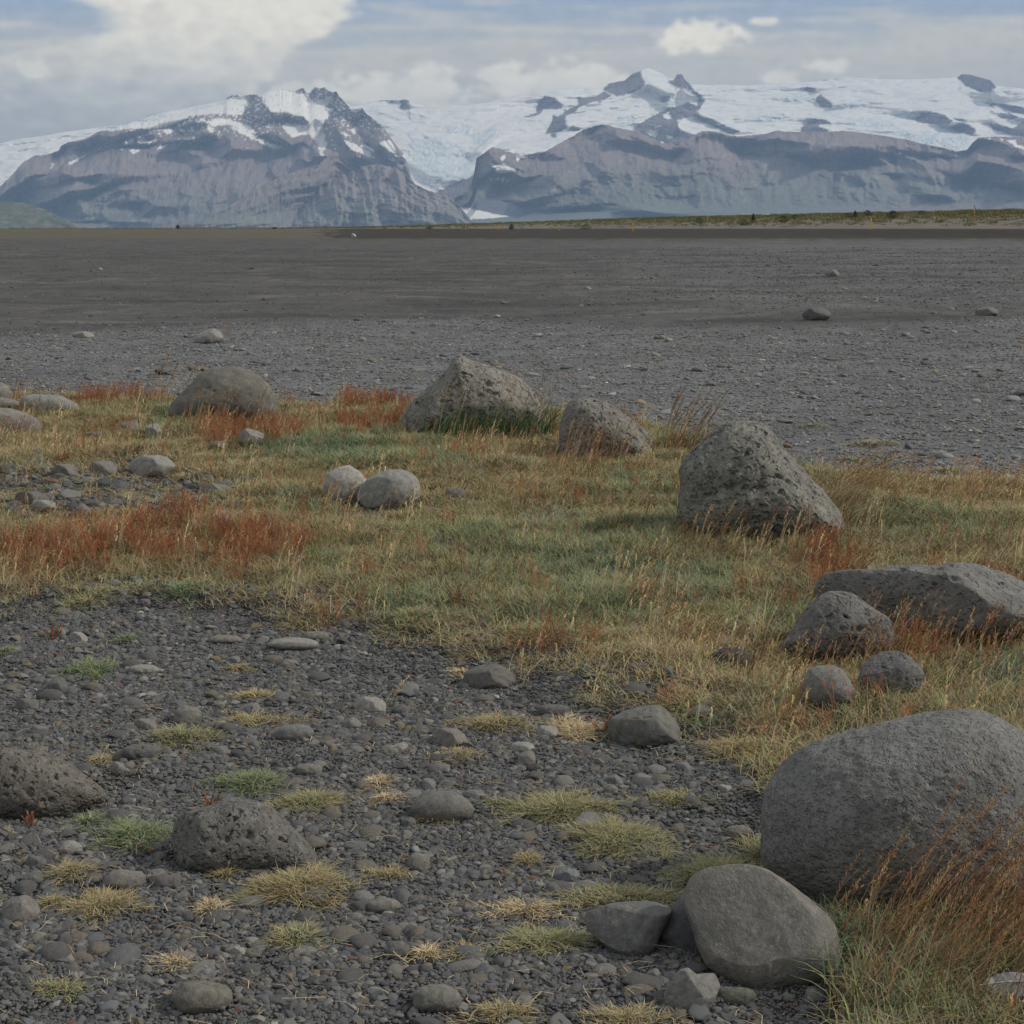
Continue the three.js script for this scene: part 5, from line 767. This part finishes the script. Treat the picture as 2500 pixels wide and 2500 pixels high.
const tufts = [[T4(1250, 60, 1570, 160), YEL, 'flat straw tuft above a bluish grey cobble'], [T4(1190, 195, 1635, 310), YEL, 'wide flat straw tuft between two bluish grey cobbles'], [T4(840, 250, 1195, 405), GRY, 'yellow green tuft in front of the triangular cobble'], [T4(1175, 500, 1580, 690), GRN, 'vivid blue green tuft behind the charcoal boulder'], [T4(1510, 605, 1935, 775), GRY, 'broad yellowish tuft joined to a blue green one'], [T4(480, 430, 620, 515), YEL, 'small straw tuft beside a flat porous stone'], [T4(530, 770, 960, 965), GRN, 'grey green tuft at the side of the charcoal boulder'], [T4(370, 745, 620, 865), GRN, 'thin green tuft at the foot of the bubbly boulder'], [T4(275, 980, 485, 1195), YEL, 'yellow tuft beside dark blocky cobbles'], [T4(1160, 1045, 1315, 1160), YEL, 'small yellow tuft against the front of the charcoal boulder'], [T4(1370, 1035, 1910, 1285), YEL, 'large straggling yellow tuft at the corner of the charcoal boulder'], [T4(345, 1170, 765, 1375), YEL, 'long yellow tuft in front of a flat pointed cobble'], [T4(1080, 1235, 1265, 1345), DRY, 'small dried out tuft in dark gravel'], [T4(225, 1225, 355, 1305), YEL, 'little yellow tuft beside the notched stone'], [T4(1465, 1365, 1795, 1535), GRY, 'round yellow green tuft alone in dark gravel'], [T4(830, 1555, 1115, 1655), DRY, 'sparse straw tuft spread flat on dark gravel'], [T4(175, 1675, 495, 1815), GRY, 'yellow green tuft with red leaves at its foot'],
  [[119, 1238, 224, 1290], GRN, 'green tuft among grey cobbles near the sorrel'], [[-10, 1212, 30, 1245], GRN, 'bright green tuft at the edge of the gravel below the sorrel'], [[212, 1198, 262, 1216], GRN, 'low green sprouts between flat cobbles'], [[418, 1252, 488, 1276], YEL, 'thin flat straw tuft below an egg shaped cobble'],
  [T5(705, 195, 1135, 335), YEL, 'dense straw cushion above the smooth domed cobble'], [T5(1220, 215, 1535, 405), DRY, 'pale straw cushion beside the mossy round rock'], [T5(590, 390, 875, 495), YEL, 'straw tuft below the smooth domed cobble'], [T5(175, 540, 375, 645), DRY, 'wispy dead tuft above a broad cracked stone'], [T5(215, 650, 415, 725), DRY, 'flattened dead tuft behind the broad cracked stone'], [T5(960, 630, 1610, 840), GRY, 'wide grey green cushion on dark sand'], [T5(1340, 735, 1860, 1035), GRY, 'largest grey green cushion, spreading towards the huge boulder'], [T5(1700, 625, 2160, 745), GRY, 'yellow green cushion behind a strip of dark sand'], [T5(205, 1055, 475, 1155), YEL, 'small straw tuft below a tilted grey cobble'], [T5(850, 1225, 1360, 1375), DRY, 'matted dead grass beside the wedge shaped rock'], [T5(955, 1365, 1490, 1585), GRY, 'yellow green cushion under the wedge shaped rock'], [T5(480, 1485, 625, 1605), DRY, 'pale dried tuft beside the potato shaped cobble'], [T5(665, 1475, 855, 1615), YEL, 'spiky straw tuft on coarse pebbles'], [T5(745, 1795, 1210, 1960), YEL, 'straggling brown tuft at the foot of the coarse pebbles'], [T5(1390, 1825, 1940, 1990), YEL, 'yellow tuft in front of the small pale angular stone'], [T5(1300, 1140, 1960, 1330), GRY, 'yellow green grass strip behind the wedge shaped rock'], [T5(1035, 995, 1185, 1065), YEL, 'thin straw tuft below the largest cushion'], [T5(485, 780, 690, 835), YEL, 'thin yellow fringe in front of the broad cracked stone'], [[1392, 1560, 1500, 1660], GRY, 'green cushion against the flank of the huge boulder'], [[1270, 1590, 1450, 1690], GRY, 'grassy hump between the huge boulder and the lichen speckled rock'], [[840, 1262, 900, 1282], DRY, 'dead tuft in front of the low brown rock'], [[1480, 1590, 1560, 1700], GRY, 'grass wedge at the foot of the huge boulder'],
  [[1490, 795, 1580, 812], GRN, 'thin green strip on the lot edge behind the dome shaped boulder'], [[1590, 826, 1700, 846], YEL, 'yellow green strip on the lot gravel near the plume grass'], [[1570, 858, 1640, 878], GRN, 'green patch on the lot edge beside the plume grass'], [[1740, 878, 1840, 898], YEL, 'low yellow strip along the lot edge'], [[1640, 895, 1740, 912], YEL, 'straw strip between the lot and the yellow meadow'],
  [[215, 1090, 300, 1145], GRY, 'grey green mound at the meadow rim above the round dark cobble'], [[290, 1092, 400, 1140], GRN, 'bluish green mound at the meadow rim'], [[110, 1100, 220, 1160], GRY, 'yellowish mound at the meadow rim under the red sorrel'], [[700, 1140, 860, 1195], GRY, 'long light green mound at the meadow rim'], [[950, 1165, 1100, 1215], GRY, 'rounded green mound above the low brown rock'], [[1090, 1180, 1260, 1230], GRY, 'broad green mound between meadow and gravel'], [[830, 1205, 960, 1245], YEL, 'straw mound on bare dark soil above the low brown rock'], [[520, 1130, 640, 1185], YEL, 'dry mound beside the slim pale stalks'], [[1230, 1300, 1340, 1350], YEL, 'straw mound behind the mossy round rock'], [[1330, 1380, 1450, 1440], YEL, 'flattened golden tuft at the rim near the huge boulder']];
tufts.forEach(([[a, b, c, d], tones, label], i) => tuft(a, b, c, d, tones, label, 'grass tufts on the gravel', { stalks: i % 4 === 1 ? 3 : 0, seed: 2000 + i }));

// tall wind-bent grass: rusty tussocks before the huge boulder, and plumes beside other boulders
function tussock(u, v, { stems, height, lean, tones, heads, leaves, leafTones, spread, label, group, seed, name = 'tall_grass_tussock' }) {
  const c = groundAt(u, v), wide = clamp(Math.hypot(c.x, c.z) / 3.4, 1, 3), r = random(seed), S = new Blades(), H = new Blades(), L = new Blades();
  for (let i = 0; i < leaves; i++) { const q = Math.sqrt(r()) * spread, t = r() * 6.28, x = Math.cos(t) * q, z = Math.sin(t) * q * 0.7; L.blade(x, heightAt(c.x + x, c.z + z) - c.y - 0.004, z, height * (0.25 + 0.4 * r()), (r() - 0.5) * 2.6, 0.2 + 0.7 * r(), 0.0021 * wide, vary(leafTones[Math.floor(r() * leafTones.length)], r, 0.4), 4, 0.3); }
  for (let i = 0; i < stems; i++) {
    const q = Math.sqrt(r()) * spread, t = r() * 6.28, x = Math.cos(t) * q, z = Math.sin(t) * q * 0.7, y = heightAt(c.x + x, c.z + z) - c.y - 0.004, h = height * (0.6 + 0.5 * r()), a = (r() - 0.5) * 0.9, l = lean * (0.5 + 0.8 * r()), tone = vary(tones[Math.floor(r() * tones.length)], r, 0.4);
    S.blade(x, y, z, h, a, l, 0.0021 * wide, tone, 6, 0.3);
    H.plume(x, y, z, h, a, l, 0.70 - 0.08 * r(), heads, 0.0065, tone, r, 0.0095 * Math.sqrt(wide), 0.0012 * wide, 0.3);
  }
  const g = new THREE.Group();
  for (const [n, b] of [['stalks', S], ['seed_heads', H], ['leaves', L]]) if (b.p.length) { const m = b.mesh(grassMaterial); m.name = n; g.add(m); }
  g.position.copy(c);
  return tag(g, name, label, 'grass', group);
}
const rustTones = [[0.29, 0.145, 0.07], [0.33, 0.18, 0.088], [0.24, 0.123, 0.065], [0.38, 0.26, 0.135]];
[[1590, 1815], [1640, 1800], [1690, 1790], [1730, 1800], [1770, 1790], [1810, 1800], [1850, 1790], [1895, 1795], [1940, 1790], [1620, 1870], [1720, 1860], [1800, 1860], [1870, 1850], [1930, 1860], [1760, 1920], [1850, 1925], [1975, 1945], [1665, 1930]].forEach(([u, v], i) => tussock(u, v, { stems: i < 2 ? 7 : 11, height: (i < 3 ? 0.26 : 0.38) * (i > 8 ? 0.85 : 1), lean: 0.45, tones: rustTones, heads: 30, leaves: 34, leafTones: [[0.10, 0.09, 0.034], GREEN, TAN, BROWN, BROWN], spread: 0.085, seed: 3000 + i, label: 'tall rusty grass bent by the wind before the huge boulder', group: 'rusty tussocks before the huge boulder' }));
tussock(1280, 850, { stems: 26, height: 0.42, lean: 0.32, tones: [TAN, BROWN, [0.21, 0.12, 0.06]], heads: 20, leaves: 150, leafTones: [GREEN, [0.11, 0.12, 0.04], TAN], spread: 0.16, seed: 3101, label: 'tall feathery grass between the rounded and the dome shaped lava boulders' });
tussock(1575, 965, { stems: 40, height: 0.46, lean: 0.72, tones: [STRAW, [0.27, 0.16, 0.08], TAN], heads: 24, leaves: 190, leafTones: [TAN, GREEN, STRAW], spread: 0.14, seed: 3102, label: 'windswept straw coloured plume grass behind the dome shaped boulder' });
tussock(1620, 1000, { stems: 22, height: 0.30, lean: 0.9, tones: [TAN, GREEN], heads: 10, leaves: 240, leafTones: [GREEN, [0.12, 0.12, 0.045], TAN], spread: 0.2, seed: 3103, label: 'low green tussock swept sideways beside the dome shaped boulder' });
tussock(870, 826, { stems: 14, height: 0.48, lean: 0.25, tones: [TAN, BROWN], heads: 12, leaves: 420, leafTones: [[0.095, 0.145, 0.06], [0.085, 0.14, 0.075], GREEN], spread: 0.26, seed: 3104, label: 'dark green grass tuft against the pyramid shaped boulder' });
tussock(975, 822, { stems: 16, height: 0.52, lean: 0.25, tones: [TAN, BROWN], heads: 12, leaves: 420, leafTones: [[0.095, 0.145, 0.06], [0.085, 0.14, 0.075], GREEN], spread: 0.26, seed: 3105, label: 'thick green grass at the corner of the pyramid shaped boulder' });
tussock(1110, 880, { stems: 34, height: 0.30, lean: 0.2, tones: [RUST, BROWN, TAN], heads: 18, leaves: 120, leafTones: [TAN, BROWN], spread: 0.24, seed: 3106, label: 'reddish stalks in front of the rounded grey lava boulder' });
tussock(1400, 1030, { stems: 40, height: 0.22, lean: 0.25, tones: [BROWN, TAN, [0.2, 0.11, 0.06]], heads: 14, leaves: 120, leafTones: [TAN, BROWN, GREEN], spread: 0.30, seed: 3107, label: 'brown stalks fringing the foot of the dome shaped boulder' });
tussock(1600, 1250, { stems: 38, height: 0.20, lean: 0.3, tones: [BROWN, RUST, TAN], heads: 16, leaves: 100, leafTones: [TAN, BROWN], spread: 0.20, seed: 3108, label: 'reddish brown stalks in front of the spongy lava rock' });
tussock(1760, 1215, { stems: 46, height: 0.22, lean: 0.3, tones: [BROWN, RUST, TAN], heads: 16, leaves: 180, leafTones: [TAN, BROWN, OCHRE], spread: 0.32, seed: 3109, label: 'brown stalks in front of the long slab boulder' });
tussock(1880, 1225, { stems: 40, height: 0.20, lean: 0.3, tones: [BROWN, TAN], heads: 14, leaves: 160, leafTones: [TAN, BROWN, OCHRE], spread: 0.28, seed: 3110, label: 'tangled brown grass under the pale shoulder of the slab boulder' });
tussock(420, 800, { stems: 22, height: 0.30, lean: 0.25, tones: [TAN, BROWN, RUST], heads: 14, leaves: 160, leafTones: [GREEN, TAN], spread: 0.34, seed: 3111, label: 'thin stalks in front of the far dome boulder' });
tussock(318, 764, { stems: 12, height: 0.50, lean: 0.25, tones: [BROWN, OCHRE], heads: 16, leaves: 30, leafTones: [TAN], spread: 0.2, seed: 3112, label: 'few tall brown plumes beside the far dome boulder' });
tussock(1200, 1130, { stems: 14, height: 0.20, lean: 0.2, tones: [PALE, STRAW], heads: 16, leaves: 20, leafTones: [TAN], spread: 0.16, seed: 3113, label: 'pale upright stalks standing in the green middle of the meadow' });
tussock(735, 1335, { stems: 4, height: 0.115, lean: 0.4, tones: [PALE, STRAW], heads: 12, leaves: 6, leafTones: [GREEN], spread: 0.02, seed: 3114, label: 'two or three thin dry stalks rising beside a pale cobble', name: 'dry_stalks' });
tussock(568, 1180, { stems: 6, height: 0.15, lean: 0.1, tones: [PALE, STRAW], heads: 14, leaves: 8, leafTones: [TAN], spread: 0.05, seed: 3115, label: 'slim pale stalks at the edge of gravel and meadow', name: 'dry_stalks' });
// red sorrel plants that stand apart
[[1490, 1150, 'red sorrel plant in the meadow above the spongy lava rock', 1], [1870, 1186, 'red sorrel sprig in front of the long slab boulder', 0.9], [1582, 1890, 'red sprig at the foot of the lichen speckled rock', 0.55], [1138, 1390, 'orange sorrel at the edge of the mossy round rock', 0.6], [105, 1210, 'red sorrel sprig beside the upright brown cobble', 0.5], [430, 634, 'red sprig growing by the lone pale block', 1.6], [60, 1562, 'scarlet leaves on the sand below the bubbly boulder', 0.35], [402, 1535, 'orange red trailing stems behind the charcoal boulder', 0.4], [1765, 1845, 'red leaf cluster deep in the rusty tussocks', 0.4]].forEach(([u, v, label, f], i) => {
  const b = new Blades(), r = random(4000 + i), c = groundAt(u, v), h0 = 0.16 * f;
  for (let k = 0; k < 12; k++) { const x = (r() - 0.5) * 0.07 * f, z = (r() - 0.5) * 0.07 * f, h = h0 * (0.5 + 0.6 * r()), a = r() * 6.28, l = 0.1 + 0.35 * r(), t = vary(RED, r, 0.4); b.blade(x, -0.003, z, h, a, l, 0.0016, t, 3); b.plume(x, -0.003, z, h, a, l, 0.3, 32, 0.007 * f, t, r, 0.0045, 0.0016); }
  const m = b.mesh(grassMaterial); m.position.copy(c);
  tag(m, 'sorrel_plant', label, 'plant');
});

// ---------------------------------------------------------------- the road bank, markers, far things
const paint = (r, g, b, rough = 0.6) => { const m = new THREE.MeshStandardMaterial({ roughness: rough }); m.color.setRGB(r, g, b); return m; };
const yellow = paint(0.62, 0.32, 0.02, 0.5), orangeFade = paint(0.50, 0.24, 0.08, 0.6), white = paint(0.75, 0.75, 0.72, 0.5), roofGrey = paint(0.35, 0.33, 0.32), darkGlass = paint(0.05, 0.055, 0.06, 0.3);
[[1643.5, 160, 1.05, 'yellow road marker post, tallest and brightest on the bank', yellow], [1837.5, 214, 1.0, 'thin orange marker post near a leaning dead branch', orangeFade], [1335, 245, 0.95, 'short faded orange marker post on the bank', orangeFade], [1194, 205, 1.02, 'yellow marker post by the dark road edge', yellow], [1055, 262, 0.95, 'pale yellow marker post beside the bank', yellow], [941, 290, 0.9, 'small yellow marker post far along the road', yellow], [879, 310, 0.9, 'tiny yellow marker post at the end of the row', yellow]].forEach(([u, d, h, label, mat]) => {
  const [x, , z] = ray(u, 420), px = x / -z * d, g = new THREE.Group();
  const shape = new THREE.Shape([[-0.055, 0], [0.055, 0], [0.05, 0.93], [0.03, 1], [-0.03, 1], [-0.05, 0.93]].map(([a, b]) => new THREE.Vector2(a, b * h)));
  const post = new THREE.Mesh(new THREE.ExtrudeGeometry(shape, { depth: 0.05, bevelEnabled: true, bevelSize: 0.006, bevelThickness: 0.006, bevelSegments: 2 }), mat), strip = new THREE.Mesh(new THREE.BoxGeometry(0.06, 0.14, 0.012), white);
  post.name = 'post'; strip.name = 'reflector'; strip.position.set(0, h * 0.84, 0.066);
  g.add(post, strip); g.position.set(px, heightAt(px, -d) - 0.03, -d);
  tag(g, 'marker_post', label, 'post', 'yellow marker posts along the road');
});
// shrubs on the bank
const leafMaterial = new THREE.MeshStandardMaterial({ vertexColors: true, roughness: 0.9, side: THREE.DoubleSide, name: 'leaves' });
function shrub(u, d, w, h, pointed, tone, label, seed) {
  const r = random(seed), [x, , z] = ray(u, 410), px = x / -z * d, g = new THREE.Group(), b = new Blades(), s = new Blades();
  for (let k = 0; k < 7; k++) s.blade((r() - 0.5) * w * 0.3, -0.02, (r() - 0.5) * w * 0.3, h * (0.6 + 0.3 * r()), r() * 6.28, 0.35 * r(), 0.05, [0.05, 0.04, 0.03], 3);
  for (let k = 0; k < 420; k++) { const t = r(), q = (pointed ? 1 - t : Math.sin(Math.PI * (0.15 + 0.8 * t))) * w * 0.5 * Math.sqrt(r()) * (0.8 + 0.5 * r()), a = r() * 6.28, y = h * (0.1 + 0.9 * t); b.blade(Math.cos(a) * q, y, Math.sin(a) * q, h * 0.14, r() * 6.28, 0.5 + r(), 0.09, vary(tone, r, 0.6), 2); }
  const stem = s.mesh(leafMaterial), crown = b.mesh(leafMaterial);
  stem.name = 'stem'; crown.name = 'foliage'; g.add(stem, crown);
  g.position.set(px, heightAt(px, -d) - 0.02, -d);
  tag(g, 'shrub', label, 'shrub', 'low shrubs on the road bank');
}
[[1421, 225, 0.7, 1.1, true, [0.065, 0.08, 0.05], 'slim dark conifer like shrub by the far white buildings'], [1478, 215, 1.8, 0.9, false, [0.06, 0.075, 0.03], 'round dark green shrub on the bank'], [1613, 215, 0.9, 0.95, true, [0.07, 0.09, 0.05], 'pointed dark shrub on the bank near the brightest post'], [1684, 205, 1.7, 1.0, false, [0.045, 0.06, 0.028], 'dark rounded shrub past the brightest marker post'], [1403, 210, 2.0, 0.7, false, [0.075, 0.085, 0.03], 'wide low shrub under the far white buildings'], [1636, 225, 1.5, 0.8, false, [0.065, 0.08, 0.03], 'low bush just behind the brightest post'], [1600, 220, 1.6, 0.7, false, [0.08, 0.09, 0.035], 'pale green bush next to the pointed shrub'], [1500, 230, 1.6, 0.6, false, [0.08, 0.09, 0.035], 'low pale bush along the green bank'], [965, 290, 1.0, 0.9, false, [0.09, 0.095, 0.06], 'lone upright bush at the thin end of the bank'], [1105, 270, 2.4, 0.8, false, [0.07, 0.08, 0.035], 'broad bush on the thin part of the bank'], [1320, 240, 2.0, 0.8, false, [0.07, 0.08, 0.03], 'green bush beside the faded orange post'], [335, 318, 0.8, 0.75, false, [0.06, 0.065, 0.05], 'solitary dark bush on the flat skyline'], [517, 318, 1.0, 0.4, false, [0.05, 0.055, 0.035], 'low dark bush on the flat skyline'], [810, 315, 1.6, 0.6, false, [0.06, 0.07, 0.035], 'small bush at the very start of the bank'], [1740, 230, 1.8, 0.6, false, [0.08, 0.09, 0.035], 'low green bush on the higher bank']].forEach(([u, d, w, h, p, t, label], i) => shrub(u, d, w, h, p, t, label, 5000 + i));
{ // a dead branch stuck in the bank
  const [x, , z] = ray(1841, 400), d = 216, px = x / -z * d, c = new THREE.CatmullRomCurve3([[0.15, -0.1, 0], [0.05, 0.5, 0], [-0.12, 0.95, 0.02], [-0.3, 1.35, 0]].map((p) => new THREE.Vector3(...p)));
  const m = new THREE.Mesh(new THREE.TubeGeometry(c, 12, 0.035, 6), paint(0.05, 0.042, 0.036, 0.9));
  m.position.set(px, heightAt(px, -d), -d);
  tag(m, 'dead_branch', 'dark leaning dead branch beside a thin orange post', 'branch');
}
{ // rough grass on the bank
  const r = random(71), b = new Blades();
  for (let i = 0; i < 26; i++) { const q = Math.sqrt(r()) * 0.35, t = r() * 6.28; b.blade(Math.cos(t) * q, -0.02, Math.sin(t) * q, 0.18 + 0.25 * r(), r() * 6.28, 0.3 + 0.6 * r(), 0.035, [1, 1, 1].map(() => 0.75 + 0.5 * r()), 2); }
  const items = [], tones = [];
  for (let k = 0; k < 7000; k++) {
    const u = -60 + 2200 * Math.pow(r(), 0.62), far = edgeFar(u), d = far + 11 + 84 * Math.pow(r(), 0.6), [x, , z] = ray(u, 420), px = x / -z * d, t = (d - far) / 95;
    if (r() > 0.25 + 0.75 * t) continue;
    const f = 0.7 + 0.8 * r();
    items.push([px, heightAt(px, -d), -d, f, f, f, r() * 6.28]); tones.push(vary(r() < 0.3 + 0.5 * t ? [0.12, 0.125, 0.045] : [0.20, 0.165, 0.10], r, 0.5));
  }
  scatter('bank_grass', 'yellowish green rough grass on the low bank beyond the road', b.geo(), grassMaterial, items, tones);
}
// two far white farm sheds on the outwash below the foothill
[[1406, 21, 'long white building far off at the foot of the mountain'], [1444, 12, 'short white building far off at the foot of the mountain']].forEach(([u, wpx, label]) => {
  const d = 5200, v = u < 1420 ? 409.5 : 409, [x, y, z] = ray(u, v), g = new THREE.Group(), w = wpx * d / FOCAL, h = 6.5, px = x / -z * d, py = EYE + y / -z * d;
  const wall = new THREE.Mesh(new THREE.BoxGeometry(w, h + 26, 12), white), roof = new THREE.Mesh(new THREE.ExtrudeGeometry(new THREE.Shape([new THREE.Vector2(-6.6, 0), new THREE.Vector2(6.6, 0), new THREE.Vector2(0, 2.6)]), { depth: w + 1, bevelEnabled: false }), roofGrey);
  wall.name = 'wall'; wall.position.y = h / 2 - 13; roof.name = 'roof'; roof.rotation.y = Math.PI / 2; roof.position.set(-(w + 1) / 2, h + 0.02, 0);
  g.add(wall, roof);
  for (let k = 0; k < Math.round(w / 7); k++) { const win = new THREE.Mesh(new THREE.BoxGeometry(2.2, 1.8, 0.2), darkGlass); win.name = 'window'; win.position.set(-w / 2 + 4 + k * 7, 3.2, 6.08); g.add(win); }
  g.position.set(px, py, -d);
  tag(g, 'farm_building', label, 'building', 'far white buildings');
});
{ // the banded grey feather in the grass
  const c = groundAt(1912, 1905), g = new THREE.Group(), P = [], C = [], I = [], n = 26, L = 0.13;
  for (let i = 0; i <= n; i++) for (const [s, k] of [[-1, 0], [0, 1], [1, 2]]) {
    const t = i / n, w = 0.026 * Math.pow(Math.sin(Math.PI * Math.min(1, 0.12 + t * 0.9)), 0.7) * (s < 0 ? 0.8 : 1), x = -L / 2 + L * t, bar = Math.sin((t * L + Math.abs(s) * 0.012) * 260) > 0.6;
    P.push(x, 0.018 + 0.010 * Math.sin(t * 3) - Math.abs(s) * 0.007, s * w + 0.012 * t * t);
    C.push(...(t < 0.1 ? [0.4, 0.385, 0.36] : bar ? [0.11, 0.11, 0.125] : [0.21, 0.21, 0.23]));
  }
  for (let i = 0; i < n; i++) for (let k = 0; k < 2; k++) { const a = i * 3 + k, b = a + 1, d = a + 3, e = d + 1; I.push(a, b, e, a, e, d); }
  const vane = new THREE.Mesh(geometry(P, C, I), new THREE.MeshStandardMaterial({ vertexColors: true, roughness: 0.8, side: THREE.DoubleSide }));
  const shaft = new THREE.Mesh(new THREE.TubeGeometry(new THREE.CatmullRomCurve3([[-L / 2 - 0.02, 0.014, 0], [-L / 4, 0.026, 0.001], [0, 0.030, 0.004], [L / 2, 0.021, 0.012]].map((p) => new THREE.Vector3(...p))), 16, 0.0011, 6), paint(0.6, 0.58, 0.54));
  vane.name = 'vane'; shaft.name = 'shaft'; g.add(vane, shaft); g.position.copy(c).y += 0.05; g.rotation.set(0.8, 0.15, -0.25);
  tag(g, 'feather', 'grey feather with dark bars lying in the grass', 'feather');
}
renderer.render(scene, camera);
